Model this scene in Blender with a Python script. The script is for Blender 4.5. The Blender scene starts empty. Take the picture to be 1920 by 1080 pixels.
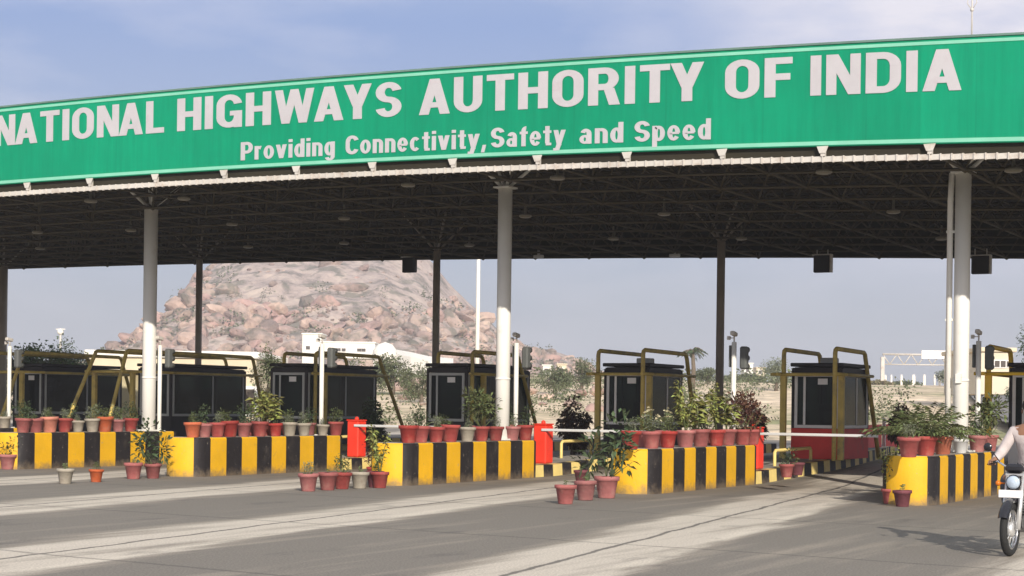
import bpy, bmesh, math, random
from mathutils import Vector, Matrix, noise
import numpy as np
SC = bpy.context.scene
COL = SC.collection
rnd = random.Random(7)
PI = math.pi

# ------------------------------------------------------------------ camera
F_PX, CY, YAW, ROLL, CAM_H = 3172.04, 761.1, 0.50003, 0.0131, 1.435
cyw, syw = math.cos(YAW), math.sin(YAW)
RT = Vector((cyw, syw, 0)); FW = Vector((-syw, cyw, 0)); UP = Vector((0, 0, 1)); EYE = Vector((0, 0, CAM_H))
cam_data = bpy.data.cameras.new('camera'); cam = bpy.data.objects.new('camera', cam_data); COL.objects.link(cam)
cam_data.sensor_width = 36; cam_data.lens = F_PX / 1920 * 36; cam_data.shift_y = (CY - 540) / 1920
cam_data.clip_start = 0.1; cam_data.clip_end = 9000
cr, sr = math.cos(ROLL), math.sin(ROLL)
rx, ux, bx_ = RT * cr + UP * sr, -RT * sr + UP * cr, -FW
cam.matrix_world = Matrix(((rx.x, ux.x, bx_.x, 0), (rx.y, ux.y, bx_.y, 0), (rx.z, ux.z, bx_.z, CAM_H), (0, 0, 0, 1)))
SC.camera = cam

# ------------------------------------------------------------------ light
SUN_EL = math.radians(24.3)
SUN_H = Vector((0.664, -0.747, 0)).normalized()
SUN_DIR = Vector((SUN_H.x * math.cos(SUN_EL), SUN_H.y * math.cos(SUN_EL), math.sin(SUN_EL)))
sl = bpy.data.lights.new('sun', 'SUN'); sl.energy = 5.0; sl.angle = math.radians(0.6); sl.color = (1.0, 0.92, 0.80)
sun = bpy.data.objects.new('sun', sl); COL.objects.link(sun)
sun.rotation_euler = SUN_DIR.to_track_quat('Z', 'Y').to_euler()
world = bpy.data.worlds.new('World'); SC.world = world; world.use_nodes = True
wn, wl = world.node_tree.nodes, world.node_tree.links
wn.clear()
wout = wn.new('ShaderNodeOutputWorld'); wbg = wn.new('ShaderNodeBackground')
sky = wn.new('ShaderNodeTexSky'); sky.sky_type = 'NISHITA'; sky.sun_disc = False
sky.sun_elevation = SUN_EL; sky.sun_rotation = math.atan2(SUN_H.x, SUN_H.y); sky.air_density = 1.0; sky.dust_density = 1.5
wbg.inputs['Strength'].default_value = 0.10
wtc = wn.new('ShaderNodeTexCoord'); wsep = wn.new('ShaderNodeSeparateXYZ'); wl.new(wtc.outputs['Generated'], wsep.inputs[0])
# pale lilac air: mixes over the sky towards the horizon
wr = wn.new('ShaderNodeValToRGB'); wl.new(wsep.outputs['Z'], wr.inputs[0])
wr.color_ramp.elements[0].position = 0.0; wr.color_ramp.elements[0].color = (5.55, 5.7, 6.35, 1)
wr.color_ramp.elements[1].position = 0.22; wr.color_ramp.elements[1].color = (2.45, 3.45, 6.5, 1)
_e = wr.color_ramp.elements.new(0.36); _e.color = (6.8, 7.0, 7.8, 1)  # brighter sky above the view, added to lift the fill light in shade
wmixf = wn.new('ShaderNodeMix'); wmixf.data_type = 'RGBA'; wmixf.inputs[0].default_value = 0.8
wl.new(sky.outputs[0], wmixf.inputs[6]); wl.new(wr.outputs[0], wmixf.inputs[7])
# thin clouds
wmap = wn.new('ShaderNodeMapping'); wmap.inputs['Scale'].default_value = (2.2, 2.2, 7.0); wmap.inputs['Location'].default_value = (0.35, 0.1, 0.2)
wl.new(wtc.outputs['Generated'], wmap.inputs[0])
wno = wn.new('ShaderNodeTexNoise'); wno.inputs['Scale'].default_value = 2.4; wno.inputs['Detail'].default_value = 7; wno.inputs['Roughness'].default_value = 0.55
wl.new(wmap.outputs[0], wno.inputs[0])
wcr = wn.new('ShaderNodeValToRGB'); wl.new(wno.outputs[0], wcr.inputs[0])
wcr.color_ramp.elements[0].position = 0.46; wcr.color_ramp.elements[0].color = (0, 0, 0, 1)
wcr.color_ramp.elements[1].position = 0.66; wcr.color_ramp.elements[1].color = (0.9, 0.9, 0.9, 1)
# a bank of cloud to the right of the view direction
wdot = wn.new('ShaderNodeVectorMath'); wdot.operation = 'DOT_PRODUCT'
cd = (FW + RT * 0.27 + UP * 0.245).normalized(); wdot.inputs[1].default_value = cd
wl.new(wtc.outputs['Generated'], wdot.inputs[0])
wmr = wn.new('ShaderNodeMapRange'); wmr.inputs[1].default_value = 0.983; wmr.inputs[2].default_value = 0.999; wmr.inputs[3].default_value = 0.0; wmr.inputs[4].default_value = 1.0
wl.new(wdot.outputs['Value'], wmr.inputs[0])
wno2 = wn.new('ShaderNodeTexNoise'); wno2.inputs['Scale'].default_value = 9; wno2.inputs['Detail'].default_value = 5; wl.new(wmap.outputs[0], wno2.inputs[0])
wmm = wn.new('ShaderNodeMath'); wmm.operation = 'MULTIPLY'; wl.new(wmr.outputs[0], wmm.inputs[0])
wmr2 = wn.new('ShaderNodeMapRange'); wmr2.inputs[1].default_value = 0.3; wmr2.inputs[2].default_value = 0.6; wmr2.inputs[3].default_value = 0.6; wl.new(wno2.outputs[0], wmr2.inputs[0]); wl.new(wmr2.outputs[0], wmm.inputs[1])
wmax = wn.new('ShaderNodeMath'); wmax.operation = 'MAXIMUM'; wl.new(wmm.outputs[0], wmax.inputs[0])
wmul = wn.new('ShaderNodeMath'); wmul.operation = 'MULTIPLY'; wmul.inputs[1].default_value = 0.35; wl.new(wcr.outputs[0], wmul.inputs[0]); wl.new(wmul.outputs[0], wmax.inputs[1])
wmc = wn.new('ShaderNodeMix'); wmc.data_type = 'RGBA'; wmc.inputs[7].default_value = (7.8, 7.6, 8.4, 1)
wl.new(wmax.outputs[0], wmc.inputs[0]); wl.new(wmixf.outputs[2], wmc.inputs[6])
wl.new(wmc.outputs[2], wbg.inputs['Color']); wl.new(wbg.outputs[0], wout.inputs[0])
SC.view_settings.view_transform = 'Standard'; SC.view_settings.look = 'None'; SC.view_settings.gamma = 1
SC.view_settings.exposure = 0.2
SC.render.engine = 'CYCLES'

# ------------------------------------------------------------------ measuring from the picture
def ray(x, y):
    a2 = (x - 960) / F_PX; b2 = (CY - y) / F_PX
    return RT * (a2 * cr - b2 * sr) + FW + UP * (a2 * sr + b2 * cr)
def on_z(x, y, z=0.0):
    d = ray(x, y); return EYE + d * ((z - CAM_H) / d.z)
def on_u(x, y, u):
    d = ray(x, y); return EYE + d * (u / d.x)
def on_v(x, y, v):
    d = ray(x, y); return EYE + d * (v / d.y)
def at_depth(x, y, Y):
    return EYE + ray(x, y) * Y
def depth(x, y): return -x * syw + y * cyw
def gz(x, y):
    z = min(max((y - 31) * 0.03, 0), 0.25)
    Y = depth(x, y)
    if Y > 70: z += 0.045 * (min(Y, 150) - 70)
    if Y > 150: z += 0.008 * (min(Y, 600) - 150)
    return z

# ------------------------------------------------------------------ materials
def nt(name):
    m = bpy.data.materials.new(name); m.use_nodes = True
    n, l = m.node_tree.nodes, m.node_tree.links
    return m, n, l, n['Principled BSDF']
def mat(name, col, rough=0.7, var=0.25, scale=3.0, metal=0.0, bump=0.0, bscale=None, spec=0.35, coord='Object', dirt=None, dirt_scale=1.2, dirt_lo=0.55, dirt_hi=0.75, island=0.0):
    m, n, l, b = nt(name)
    tc = n.new('ShaderNodeTexCoord')
    no = n.new('ShaderNodeTexNoise'); no.inputs['Scale'].default_value = scale; no.inputs['Detail'].default_value = 6; no.inputs['Roughness'].default_value = 0.6
    l.new(tc.outputs[coord], no.inputs[0])
    hs = n.new('ShaderNodeHueSaturation'); hs.inputs['Color'].default_value = (*col, 1)
    mr = n.new('ShaderNodeMapRange'); mr.inputs[1].default_value = 0.25; mr.inputs[2].default_value = 0.75
    mr.inputs[3].default_value = 1 - var; mr.inputs[4].default_value = 1 + var
    l.new(no.outputs[0], mr.inputs[0])
    val = mr.outputs[0]
    if island:
        g = n.new('ShaderNodeNewGeometry'); m2 = n.new('ShaderNodeMapRange'); m2.inputs[3].default_value = 1 - island; m2.inputs[4].default_value = 1 + island
        l.new(g.outputs['Random Per Island'], m2.inputs[0])
        mu = n.new('ShaderNodeMath'); mu.operation = 'MULTIPLY'; l.new(val, mu.inputs[0]); l.new(m2.outputs[0], mu.inputs[1]); val = mu.outputs[0]
        m3 = n.new('ShaderNodeMapRange'); m3.inputs[3].default_value = 0.5 - island * 0.06; m3.inputs[4].default_value = 0.5 + island * 0.06
        l.new(g.outputs['Random Per Island'], m3.inputs[0]); l.new(m3.outputs[0], hs.inputs['Hue'])
    l.new(val, hs.inputs['Value'])
    out = hs.outputs[0]
    if dirt:
        nd = n.new('ShaderNodeTexNoise'); nd.inputs['Scale'].default_value = dirt_scale; nd.inputs['Detail'].default_value = 8; nd.inputs['Roughness'].default_value = 0.7
        l.new(tc.outputs[coord], nd.inputs[0])
        md = n.new('ShaderNodeMapRange'); md.inputs[1].default_value = dirt_lo; md.inputs[2].default_value = dirt_hi; md.inputs[4].default_value = 0.85
        l.new(nd.outputs[0], md.inputs[0])
        mx = n.new('ShaderNodeMix'); mx.data_type = 'RGBA'; mx.inputs[7].default_value = (*dirt, 1)
        l.new(md.outputs[0], mx.inputs[0]); l.new(out, mx.inputs[6]); out = mx.outputs[2]
    l.new(out, b.inputs['Base Color'])
    b.inputs['Roughness'].default_value = rough; b.inputs['Metallic'].default_value = metal; b.inputs['Specular IOR Level'].default_value = spec
    if bump:
        nb = n.new('ShaderNodeTexNoise'); nb.inputs['Scale'].default_value = bscale or scale * 6; nb.inputs['Detail'].default_value = 5
        l.new(tc.outputs[coord], nb.inputs[0])
        bp = n.new('ShaderNodeBump'); bp.inputs['Strength'].default_value = bump; bp.inputs['Distance'].default_value = 0.02
        l.new(nb.outputs[0], bp.inputs['Height']); l.new(bp.outputs[0], b.inputs['Normal'])
    return m
def leafmat(name, col, isl=0.5):
    m = mat(name, col, rough=0.55, var=0.2, scale=1.5, island=isl, spec=0.25)
    n, l = m.node_tree.nodes, m.node_tree.links
    b = n['Principled BSDF']; out = n['Material Output']
    tr = n.new('ShaderNodeBsdfTranslucent'); ms = n.new('ShaderNodeMixShader'); ms.inputs[0].default_value = 0.25
    l.new(b.inputs['Base Color'].links[0].from_socket, tr.inputs[0]); l.new(b.outputs[0], ms.inputs[1]); l.new(tr.outputs[0], ms.inputs[2]); l.new(ms.outputs[0], out.inputs[0])
    return m
M = {}
M['yellow'] = mat('yellow_paint', (0.70, 0.385, 0.008), 0.65, 0.12, 2.0, bump=0.3, dirt=(0.25, 0.15, 0.06), dirt_scale=4.5, dirt_lo=0.62, dirt_hi=0.80)
M['black'] = mat('black_paint', (0.017, 0.014, 0.015), 0.6, 0.3, 2.0, bump=0.25, dirt=(0.09, 0.075, 0.06), dirt_scale=2.2, dirt_lo=0.55, dirt_hi=0.85)
def grime(m, h=0.16, col=(0.17, 0.13, 0.09, 1)):
    n, l = m.node_tree.nodes, m.node_tree.links; b = n['Principled BSDF']; src = b.inputs['Base Color'].links[0].from_socket
    tc = n.new('ShaderNodeTexCoord'); sp = n.new('ShaderNodeSeparateXYZ'); l.new(tc.outputs['Object'], sp.inputs[0])
    no = n.new('ShaderNodeTexNoise'); no.inputs['Scale'].default_value = 7; no.inputs['Detail'].default_value = 8; no.inputs['Roughness'].default_value = 0.75; l.new(tc.outputs['Object'], no.inputs[0])
    a = n.new('ShaderNodeMath'); a.operation = 'MULTIPLY_ADD'; a.inputs[1].default_value = 0.5; l.new(no.outputs[0], a.inputs[0]); 
    neg = n.new('ShaderNodeMath'); neg.operation = 'MULTIPLY'; neg.inputs[1].default_value = -1.0; l.new(sp.outputs[2], neg.inputs[0]); l.new(neg.outputs[0], a.inputs[2])
    r = n.new('ShaderNodeMapRange'); r.inputs[1].default_value = 0.25 - h; r.inputs[2].default_value = 0.27; r.inputs[4].default_value = 0.8; l.new(a.outputs[0], r.inputs[0])
    # chips and scuffs knocked out of the paint
    c = n.new('ShaderNodeTexNoise'); c.inputs['Scale'].default_value = 13; c.inputs['Detail'].default_value = 10; c.inputs['Roughness'].default_value = 0.8; l.new(tc.outputs['Object'], c.inputs[0])
    cr2 = n.new('ShaderNodeMapRange'); cr2.inputs[1].default_value = 0.615; cr2.inputs[2].default_value = 0.635; cr2.inputs[4].default_value = 0.75; l.new(c.outputs[0], cr2.inputs[0])
    mx0 = n.new('ShaderNodeMix'); mx0.data_type = 'RGBA'; mx0.inputs[7].default_value = (0.34, 0.30, 0.25, 1); l.new(cr2.outputs[0], mx0.inputs[0]); l.new(src, mx0.inputs[6])
    mx = n.new('ShaderNodeMix'); mx.data_type = 'RGBA'; mx.inputs[7].default_value = col; l.new(r.outputs[0], mx.inputs[0]); l.new(mx0.outputs[2], mx.inputs[6]); l.new(mx.outputs[2], b.inputs['Base Color'])
grime(M['yellow']); grime(M['black'])
M['concrete'] = mat('concrete', (0.36, 0.33, 0.29), 0.9, 0.2, 3, bump=0.4, dirt=(0.2, 0.16, 0.12), dirt_scale=3)
M['clay'] = mat('clay_pot', (0.36, 0.062, 0.055), 0.8, 0.25, 5, bump=0.3, dirt=(0.40, 0.22, 0.16), dirt_scale=6, dirt_lo=0.52, dirt_hi=0.8)
M['clay2'] = mat('orange_clay_pot', (0.50, 0.12, 0.05), 0.8, 0.25, 5, bump=0.3, dirt=(0.40, 0.22, 0.16), dirt_scale=6)
def per_object(m, lo=0.72, hi=1.12):
    n, l = m.node_tree.nodes, m.node_tree.links; b = n['Principled BSDF']; src = b.inputs['Base Color'].links[0].from_socket
    oi = n.new('ShaderNodeObjectInfo'); r = n.new('ShaderNodeMapRange'); r.inputs[3].default_value = lo; r.inputs[4].default_value = hi; l.new(oi.outputs['Random'], r.inputs[0])
    hs = n.new('ShaderNodeHueSaturation'); l.new(src, hs.inputs['Color']); l.new(r.outputs[0], hs.inputs['Value'])
    m2 = n.new('ShaderNodeMath'); m2.operation = 'MULTIPLY_ADD'; m2.inputs[1].default_value = 7.13; m2.inputs[2].default_value = 0.0; l.new(oi.outputs['Random'], m2.inputs[0])
    fr = n.new('ShaderNodeMath'); fr.operation = 'FRACT'; l.new(m2.outputs[0], fr.inputs[0]); r2 = n.new('ShaderNodeMapRange'); r2.inputs[3].default_value = 0.72; r2.inputs[4].default_value = 1.08; l.new(fr.outputs[0], r2.inputs[0]); l.new(r2.outputs[0], hs.inputs['Saturation'])
    l.new(hs.outputs[0], b.inputs['Base Color'])
per_object(M['clay']); per_object(M['clay2'])
M['claygrey'] = mat('grey_pot', (0.36, 0.32, 0.26), 0.85, 0.2, 5, bump=0.3, dirt=(0.2, 0.13, 0.1), dirt_scale=6)
M['claydark'] = mat('maroon_pot', (0.16, 0.05, 0.06), 0.8, 0.25, 5, bump=0.3)
M['soil'] = mat('soil', (0.06, 0.04, 0.025), 0.95, 0.3, 20)
M['green_sign'] = mat('green_sign_sheet', (0.001, 0.245, 0.128), 0.6, 0.07, 0.8, spec=0.15, dirt=(0.004, 0.22, 0.125), dirt_scale=1.1, dirt_lo=0.5, dirt_hi=0.8)
def sign_wear(m):
    n, l = m.node_tree.nodes, m.node_tree.links; b = n['Principled BSDF']; src = b.inputs['Base Color'].links[0].from_socket
    tc = n.new('ShaderNodeTexCoord'); sp = n.new('ShaderNodeSeparateXYZ'); l.new(tc.outputs['Object'], sp.inputs[0])
    def mth(op, a, v=None):
        k = n.new('ShaderNodeMath'); k.operation = op; l.new(a, k.inputs[0])
        if v is not None: k.inputs[1].default_value = v
        return k.outputs[0]
    q = mth('DIVIDE', mth('ADD', sp.outputs[0], 9.56), 1.7); d = mth('ABSOLUTE', mth('SUBTRACT', mth('FRACT', q), 0.5))
    j = n.new('ShaderNodeMapRange'); j.inputs[1].default_value = 0.490; j.inputs[2].default_value = 0.497; j.inputs[4].default_value = 0.2; l.new(d, j.inputs[0])
    fl = n.new('ShaderNodeTexWhiteNoise'); fl.noise_dimensions = '1D'; l.new(mth('FLOOR', mth('ADD', q, 0.5)), fl.inputs['W'])
    pv = n.new('ShaderNodeMapRange'); pv.inputs[3].default_value = 0.93; pv.inputs[4].default_value = 1.07; l.new(fl.outputs['Value'], pv.inputs[0])
    mp = n.new('ShaderNodeMapping'); mp.inputs['Scale'].default_value = (5, 1, 0.35); l.new(tc.outputs['Object'], mp.inputs[0])
    no = n.new('ShaderNodeTexNoise'); no.inputs['Scale'].default_value = 2.5; no.inputs['Detail'].default_value = 7; no.inputs['Roughness'].default_value = 0.65; l.new(mp.outputs[0], no.inputs[0])
    sv = n.new('ShaderNodeMapRange'); sv.inputs[1].default_value = 0.3; sv.inputs[2].default_value = 0.7; sv.inputs[3].default_value = 0.90; sv.inputs[4].default_value = 1.10; l.new(no.outputs[0], sv.inputs[0])
    mu = n.new('ShaderNodeMath'); mu.operation = 'MULTIPLY'; l.new(pv.outputs[0], mu.inputs[0]); l.new(sv.outputs[0], mu.inputs[1])
    hs = n.new('ShaderNodeHueSaturation'); l.new(src, hs.inputs['Color']); l.new(mu.outputs[0], hs.inputs['Value'])
    mx = n.new('ShaderNodeMix'); mx.data_type = 'RGBA'; mx.inputs[7].default_value = (0.004, 0.10, 0.06, 1); l.new(j.outputs[0], mx.inputs[0]); l.new(hs.outputs[0], mx.inputs[6]); l.new(mx.outputs[2], b.inputs['Base Color'])
    nb = n.new('ShaderNodeTexNoise'); nb.inputs['Scale'].default_value = 0.9; l.new(tc.outputs['Object'], nb.inputs[0])
    bp = n.new('ShaderNodeBump'); bp.inputs['Strength'].default_value = 0.5; bp.inputs['Distance'].default_value = 0.08; l.new(nb.outputs[0], bp.inputs['Height']); l.new(bp.outputs[0], b.inputs['Normal'])
sign_wear(M['green_sign'])
M['mint'] = mat('mint_border', (0.20, 0.52, 0.38), 0.6, 0.1, 2)
M['letter'] = mat('letter_white', (0.45, 0.435, 0.46), 0.55, 0.06, 2.5, dirt=(0.42, 0.37, 0.40), dirt_scale=3)
M['sign_edge'] = mat('sign_edge', (0.12, 0.2, 0.17), 0.6, 0.2, 3)
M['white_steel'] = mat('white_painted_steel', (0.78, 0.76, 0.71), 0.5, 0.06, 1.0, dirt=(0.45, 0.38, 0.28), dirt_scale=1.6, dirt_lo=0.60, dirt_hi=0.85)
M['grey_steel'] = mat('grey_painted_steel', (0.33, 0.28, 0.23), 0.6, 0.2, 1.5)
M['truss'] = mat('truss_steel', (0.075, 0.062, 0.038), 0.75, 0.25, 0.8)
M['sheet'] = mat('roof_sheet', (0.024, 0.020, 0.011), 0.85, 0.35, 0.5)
M['gutter'] = mat('gutter_steel', (0.55, 0.52, 0.48), 0.6, 0.15, 1.5, dirt=(0.28, 0.2, 0.15), dirt_scale=3, dirt_lo=0.5)
M['guard'] = mat('guard_rail_paint', (0.60, 0.46, 0.13), 0.6, 0.25, 2.5, dirt=(0.24, 0.19, 0.11), dirt_scale=3, dirt_lo=0.5, dirt_hi=0.7)
M['guard_sunlit'] = mat('sunlit_guard_paint', (0.85, 0.55, 0.05), 0.55, 0.12, 2.5)  # sunlit copy of the guard paint, the sun's brightness put into the colour
M['pale_yellow'] = mat('pale_yellow_paint', (0.80, 0.62, 0.22), 0.6, 0.15, 3)
M['booth_dark'] = mat('booth_panel', (0.022, 0.018, 0.020), 0.6, 0.2, 2)
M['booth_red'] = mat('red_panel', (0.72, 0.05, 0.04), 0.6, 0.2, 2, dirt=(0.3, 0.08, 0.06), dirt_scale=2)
M['booth_grey'] = mat('booth_frame_grey', (0.44, 0.45, 0.44), 0.5, 0.12, 2)
M['booth_white'] = mat('booth_white', (0.80, 0.78, 0.76), 0.5, 0.1, 2)
def tint(m):
    n, l = m.node_tree.nodes, m.node_tree.links; b = n['Principled BSDF']; out = n['Material Output']
    t = n.new('ShaderNodeBsdfTransparent'); t.inputs[0].default_value = (0.42, 0.50, 0.50, 1); g = n.new('ShaderNodeMixShader'); g.inputs[0].default_value = 0.55
    l.new(b.outputs[0], g.inputs[1]); l.new(t.outputs[0], g.inputs[2]); l.new(g.outputs[0], out.inputs[0])
M['interior'] = mat('booth_interior', (0.02, 0.02, 0.022), 0.9, 0.1, 2)
M['glass'] = mat('dark_glass', (0.006, 0.009, 0.010), 0.12, 0.1, 1, spec=0.22)
tint(M['glass'])
M['red'] = mat('barrier_red', (0.80, 0.045, 0.02), 0.45, 0.12, 3, dirt=(0.5, 0.05, 0.03), dirt_scale=4)
M['boom'] = mat('boom_white', (0.60, 0.60, 0.60), 0.5, 0.08, 3)
M['sigdark'] = mat('signal_housing', (0.10, 0.105, 0.10), 0.6, 0.15, 3)
M['lamp'] = mat('lamp_glass', (0.20, 0.18, 0.14), 0.4, 0.1, 3)
M['rubber'] = mat('tyre_rubber', (0.02, 0.02, 0.02), 0.8, 0.2, 8)
M['chrome'] = mat('chrome', (0.75, 0.75, 0.76), 0.18, 0.05, 4, metal=1.0)
M['alloy'] = mat('alloy', (0.62, 0.62, 0.62), 0.35, 0.08, 4, metal=0.6)
M['bike_black'] = mat('bike_paint', (0.012, 0.012, 0.016), 0.22, 0.1, 4, spec=0.6)
M['bike_plate'] = mat('number_plate', (0.78, 0.76, 0.76), 0.5, 0.05, 4)
M['headglass'] = mat('headlamp_glass', (0.42, 0.50, 0.60), 0.1, 0.1, 8, spec=0.7)
M['seat'] = mat('seat_vinyl', (0.02, 0.02, 0.022), 0.5, 0.1, 8)
M['engine'] = mat('engine_metal', (0.25, 0.25, 0.25), 0.45, 0.3, 12, metal=0.7)
M['amber'] = mat('amber_lens', (0.6, 0.16, 0.01), 0.25, 0.1, 8)
M['skin'] = mat('skin', (0.27, 0.14, 0.085), 0.6, 0.1, 6)
M['shirt'] = mat('pale_cotton', (0.50, 0.44, 0.43), 0.85, 0.1, 6, bump=0.5, bscale=14)
M['trouser'] = mat('grey_trousers', (0.08, 0.085, 0.10), 0.85, 0.15, 6, bump=0.5, bscale=14)
M['hair'] = mat('black_hair', (0.012, 0.01, 0.01), 0.5, 0.2, 20)
M['shoe'] = mat('shoe', (0.04, 0.025, 0.02), 0.5, 0.1, 10)
M['eye'] = mat('eye', (0.5, 0.5, 0.5), 0.3, 0.05, 10)
M['bark'] = mat('bark', (0.14, 0.11, 0.08), 0.9, 0.3, 6)
M['stem'] = mat('green_stem', (0.10, 0.12, 0.045), 0.8, 0.25, 6)
M['l_croton'] = leafmat('leaf_croton', (0.29, 0.29, 0.085), 0.75)
M['l_green'] = leafmat('leaf_green', (0.13, 0.15, 0.06), 0.7)
M['l_dark'] = leafmat('leaf_dark', (0.07, 0.095, 0.045), 0.6)
M['l_maroon'] = leafmat('leaf_maroon', (0.13, 0.06, 0.042), 0.6)
M['l_sage'] = leafmat('leaf_sage', (0.22, 0.24, 0.16), 0.5)
M['l_tan'] = leafmat('leaf_tan', (0.24, 0.20, 0.115), 0.6)
M['l_scrub'] = leafmat('leaf_scrub', (0.14, 0.155, 0.08), 0.5)
M['l_hedge'] = leafmat('leaf_hedge', (0.06, 0.09, 0.03), 0.6)
M['petal'] = leafmat('petal_cream', (0.72, 0.66, 0.45), 0.2)
M['cream'] = mat('cream_plaster', (0.66, 0.57, 0.42), 0.9, 0.12, 0.6, dirt=(0.35, 0.28, 0.19), dirt_scale=0.7)
M['whitewash'] = mat('whitewash', (0.80, 0.77, 0.71), 0.9, 0.08, 0.5, dirt=(0.5, 0.45, 0.38), dirt_scale=0.6, dirt_lo=0.6)
M['ochre'] = mat('ochre_plaster', (0.62, 0.56, 0.44), 0.9, 0.12, 0.6)
M['window_dark'] = mat('window_dark', (0.07, 0.055, 0.045), 0.4, 0.2, 2)
M['tile'] = mat('brown_tile', (0.2, 0.09, 0.06), 0.8, 0.2, 2)

def stonewall():
    m, n, l, b = nt('rubble_stone')
    tc = n.new('ShaderNodeTexCoord'); v = n.new('ShaderNodeTexVoronoi'); v.inputs['Scale'].default_value = 1.8
    l.new(tc.outputs['Object'], v.inputs['Vector'])
    r = n.new('ShaderNodeValToRGB'); r.color_ramp.elements[0].color = (0.30, 0.25, 0.14, 1); r.color_ramp.elements[1].color = (0.52, 0.45, 0.28, 1)
    sp = n.new('ShaderNodeSeparateColor'); l.new(v.outputs['Color'], sp.inputs[0]); l.new(sp.outputs[0], r.inputs[0]); l.new(r.outputs[0], b.inputs['Base Color'])
    b.inputs['Roughness'].default_value = 0.95
    bp = n.new('ShaderNodeBump'); bp.inputs['Strength'].default_value = 0.8; l.new(v.outputs['Distance'], bp.inputs['Height']); l.new(bp.outputs[0], b.inputs['Normal'])
    return m
M['stone'] = stonewall()

# island geometry measured on the picture
U0, SP, V0 = -25.26011, 4.59928, 25.26189
DU = {0: -.168, 1: -.0445, 2: .1633, 3: .1009, 4: .1642}; DV = {0: .068, 1: -.0978, 2: -.2527, 3: .1485, 4: .1336}
KS = [-2, -1, 0, 1, 2, 3, 4, 5]
UR = {k: U0 + k * SP + DU.get(k, 0) for k in KS}; VN = {k: V0 + DV.get(k, 0) for k in KS}
BW = 0.84

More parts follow.
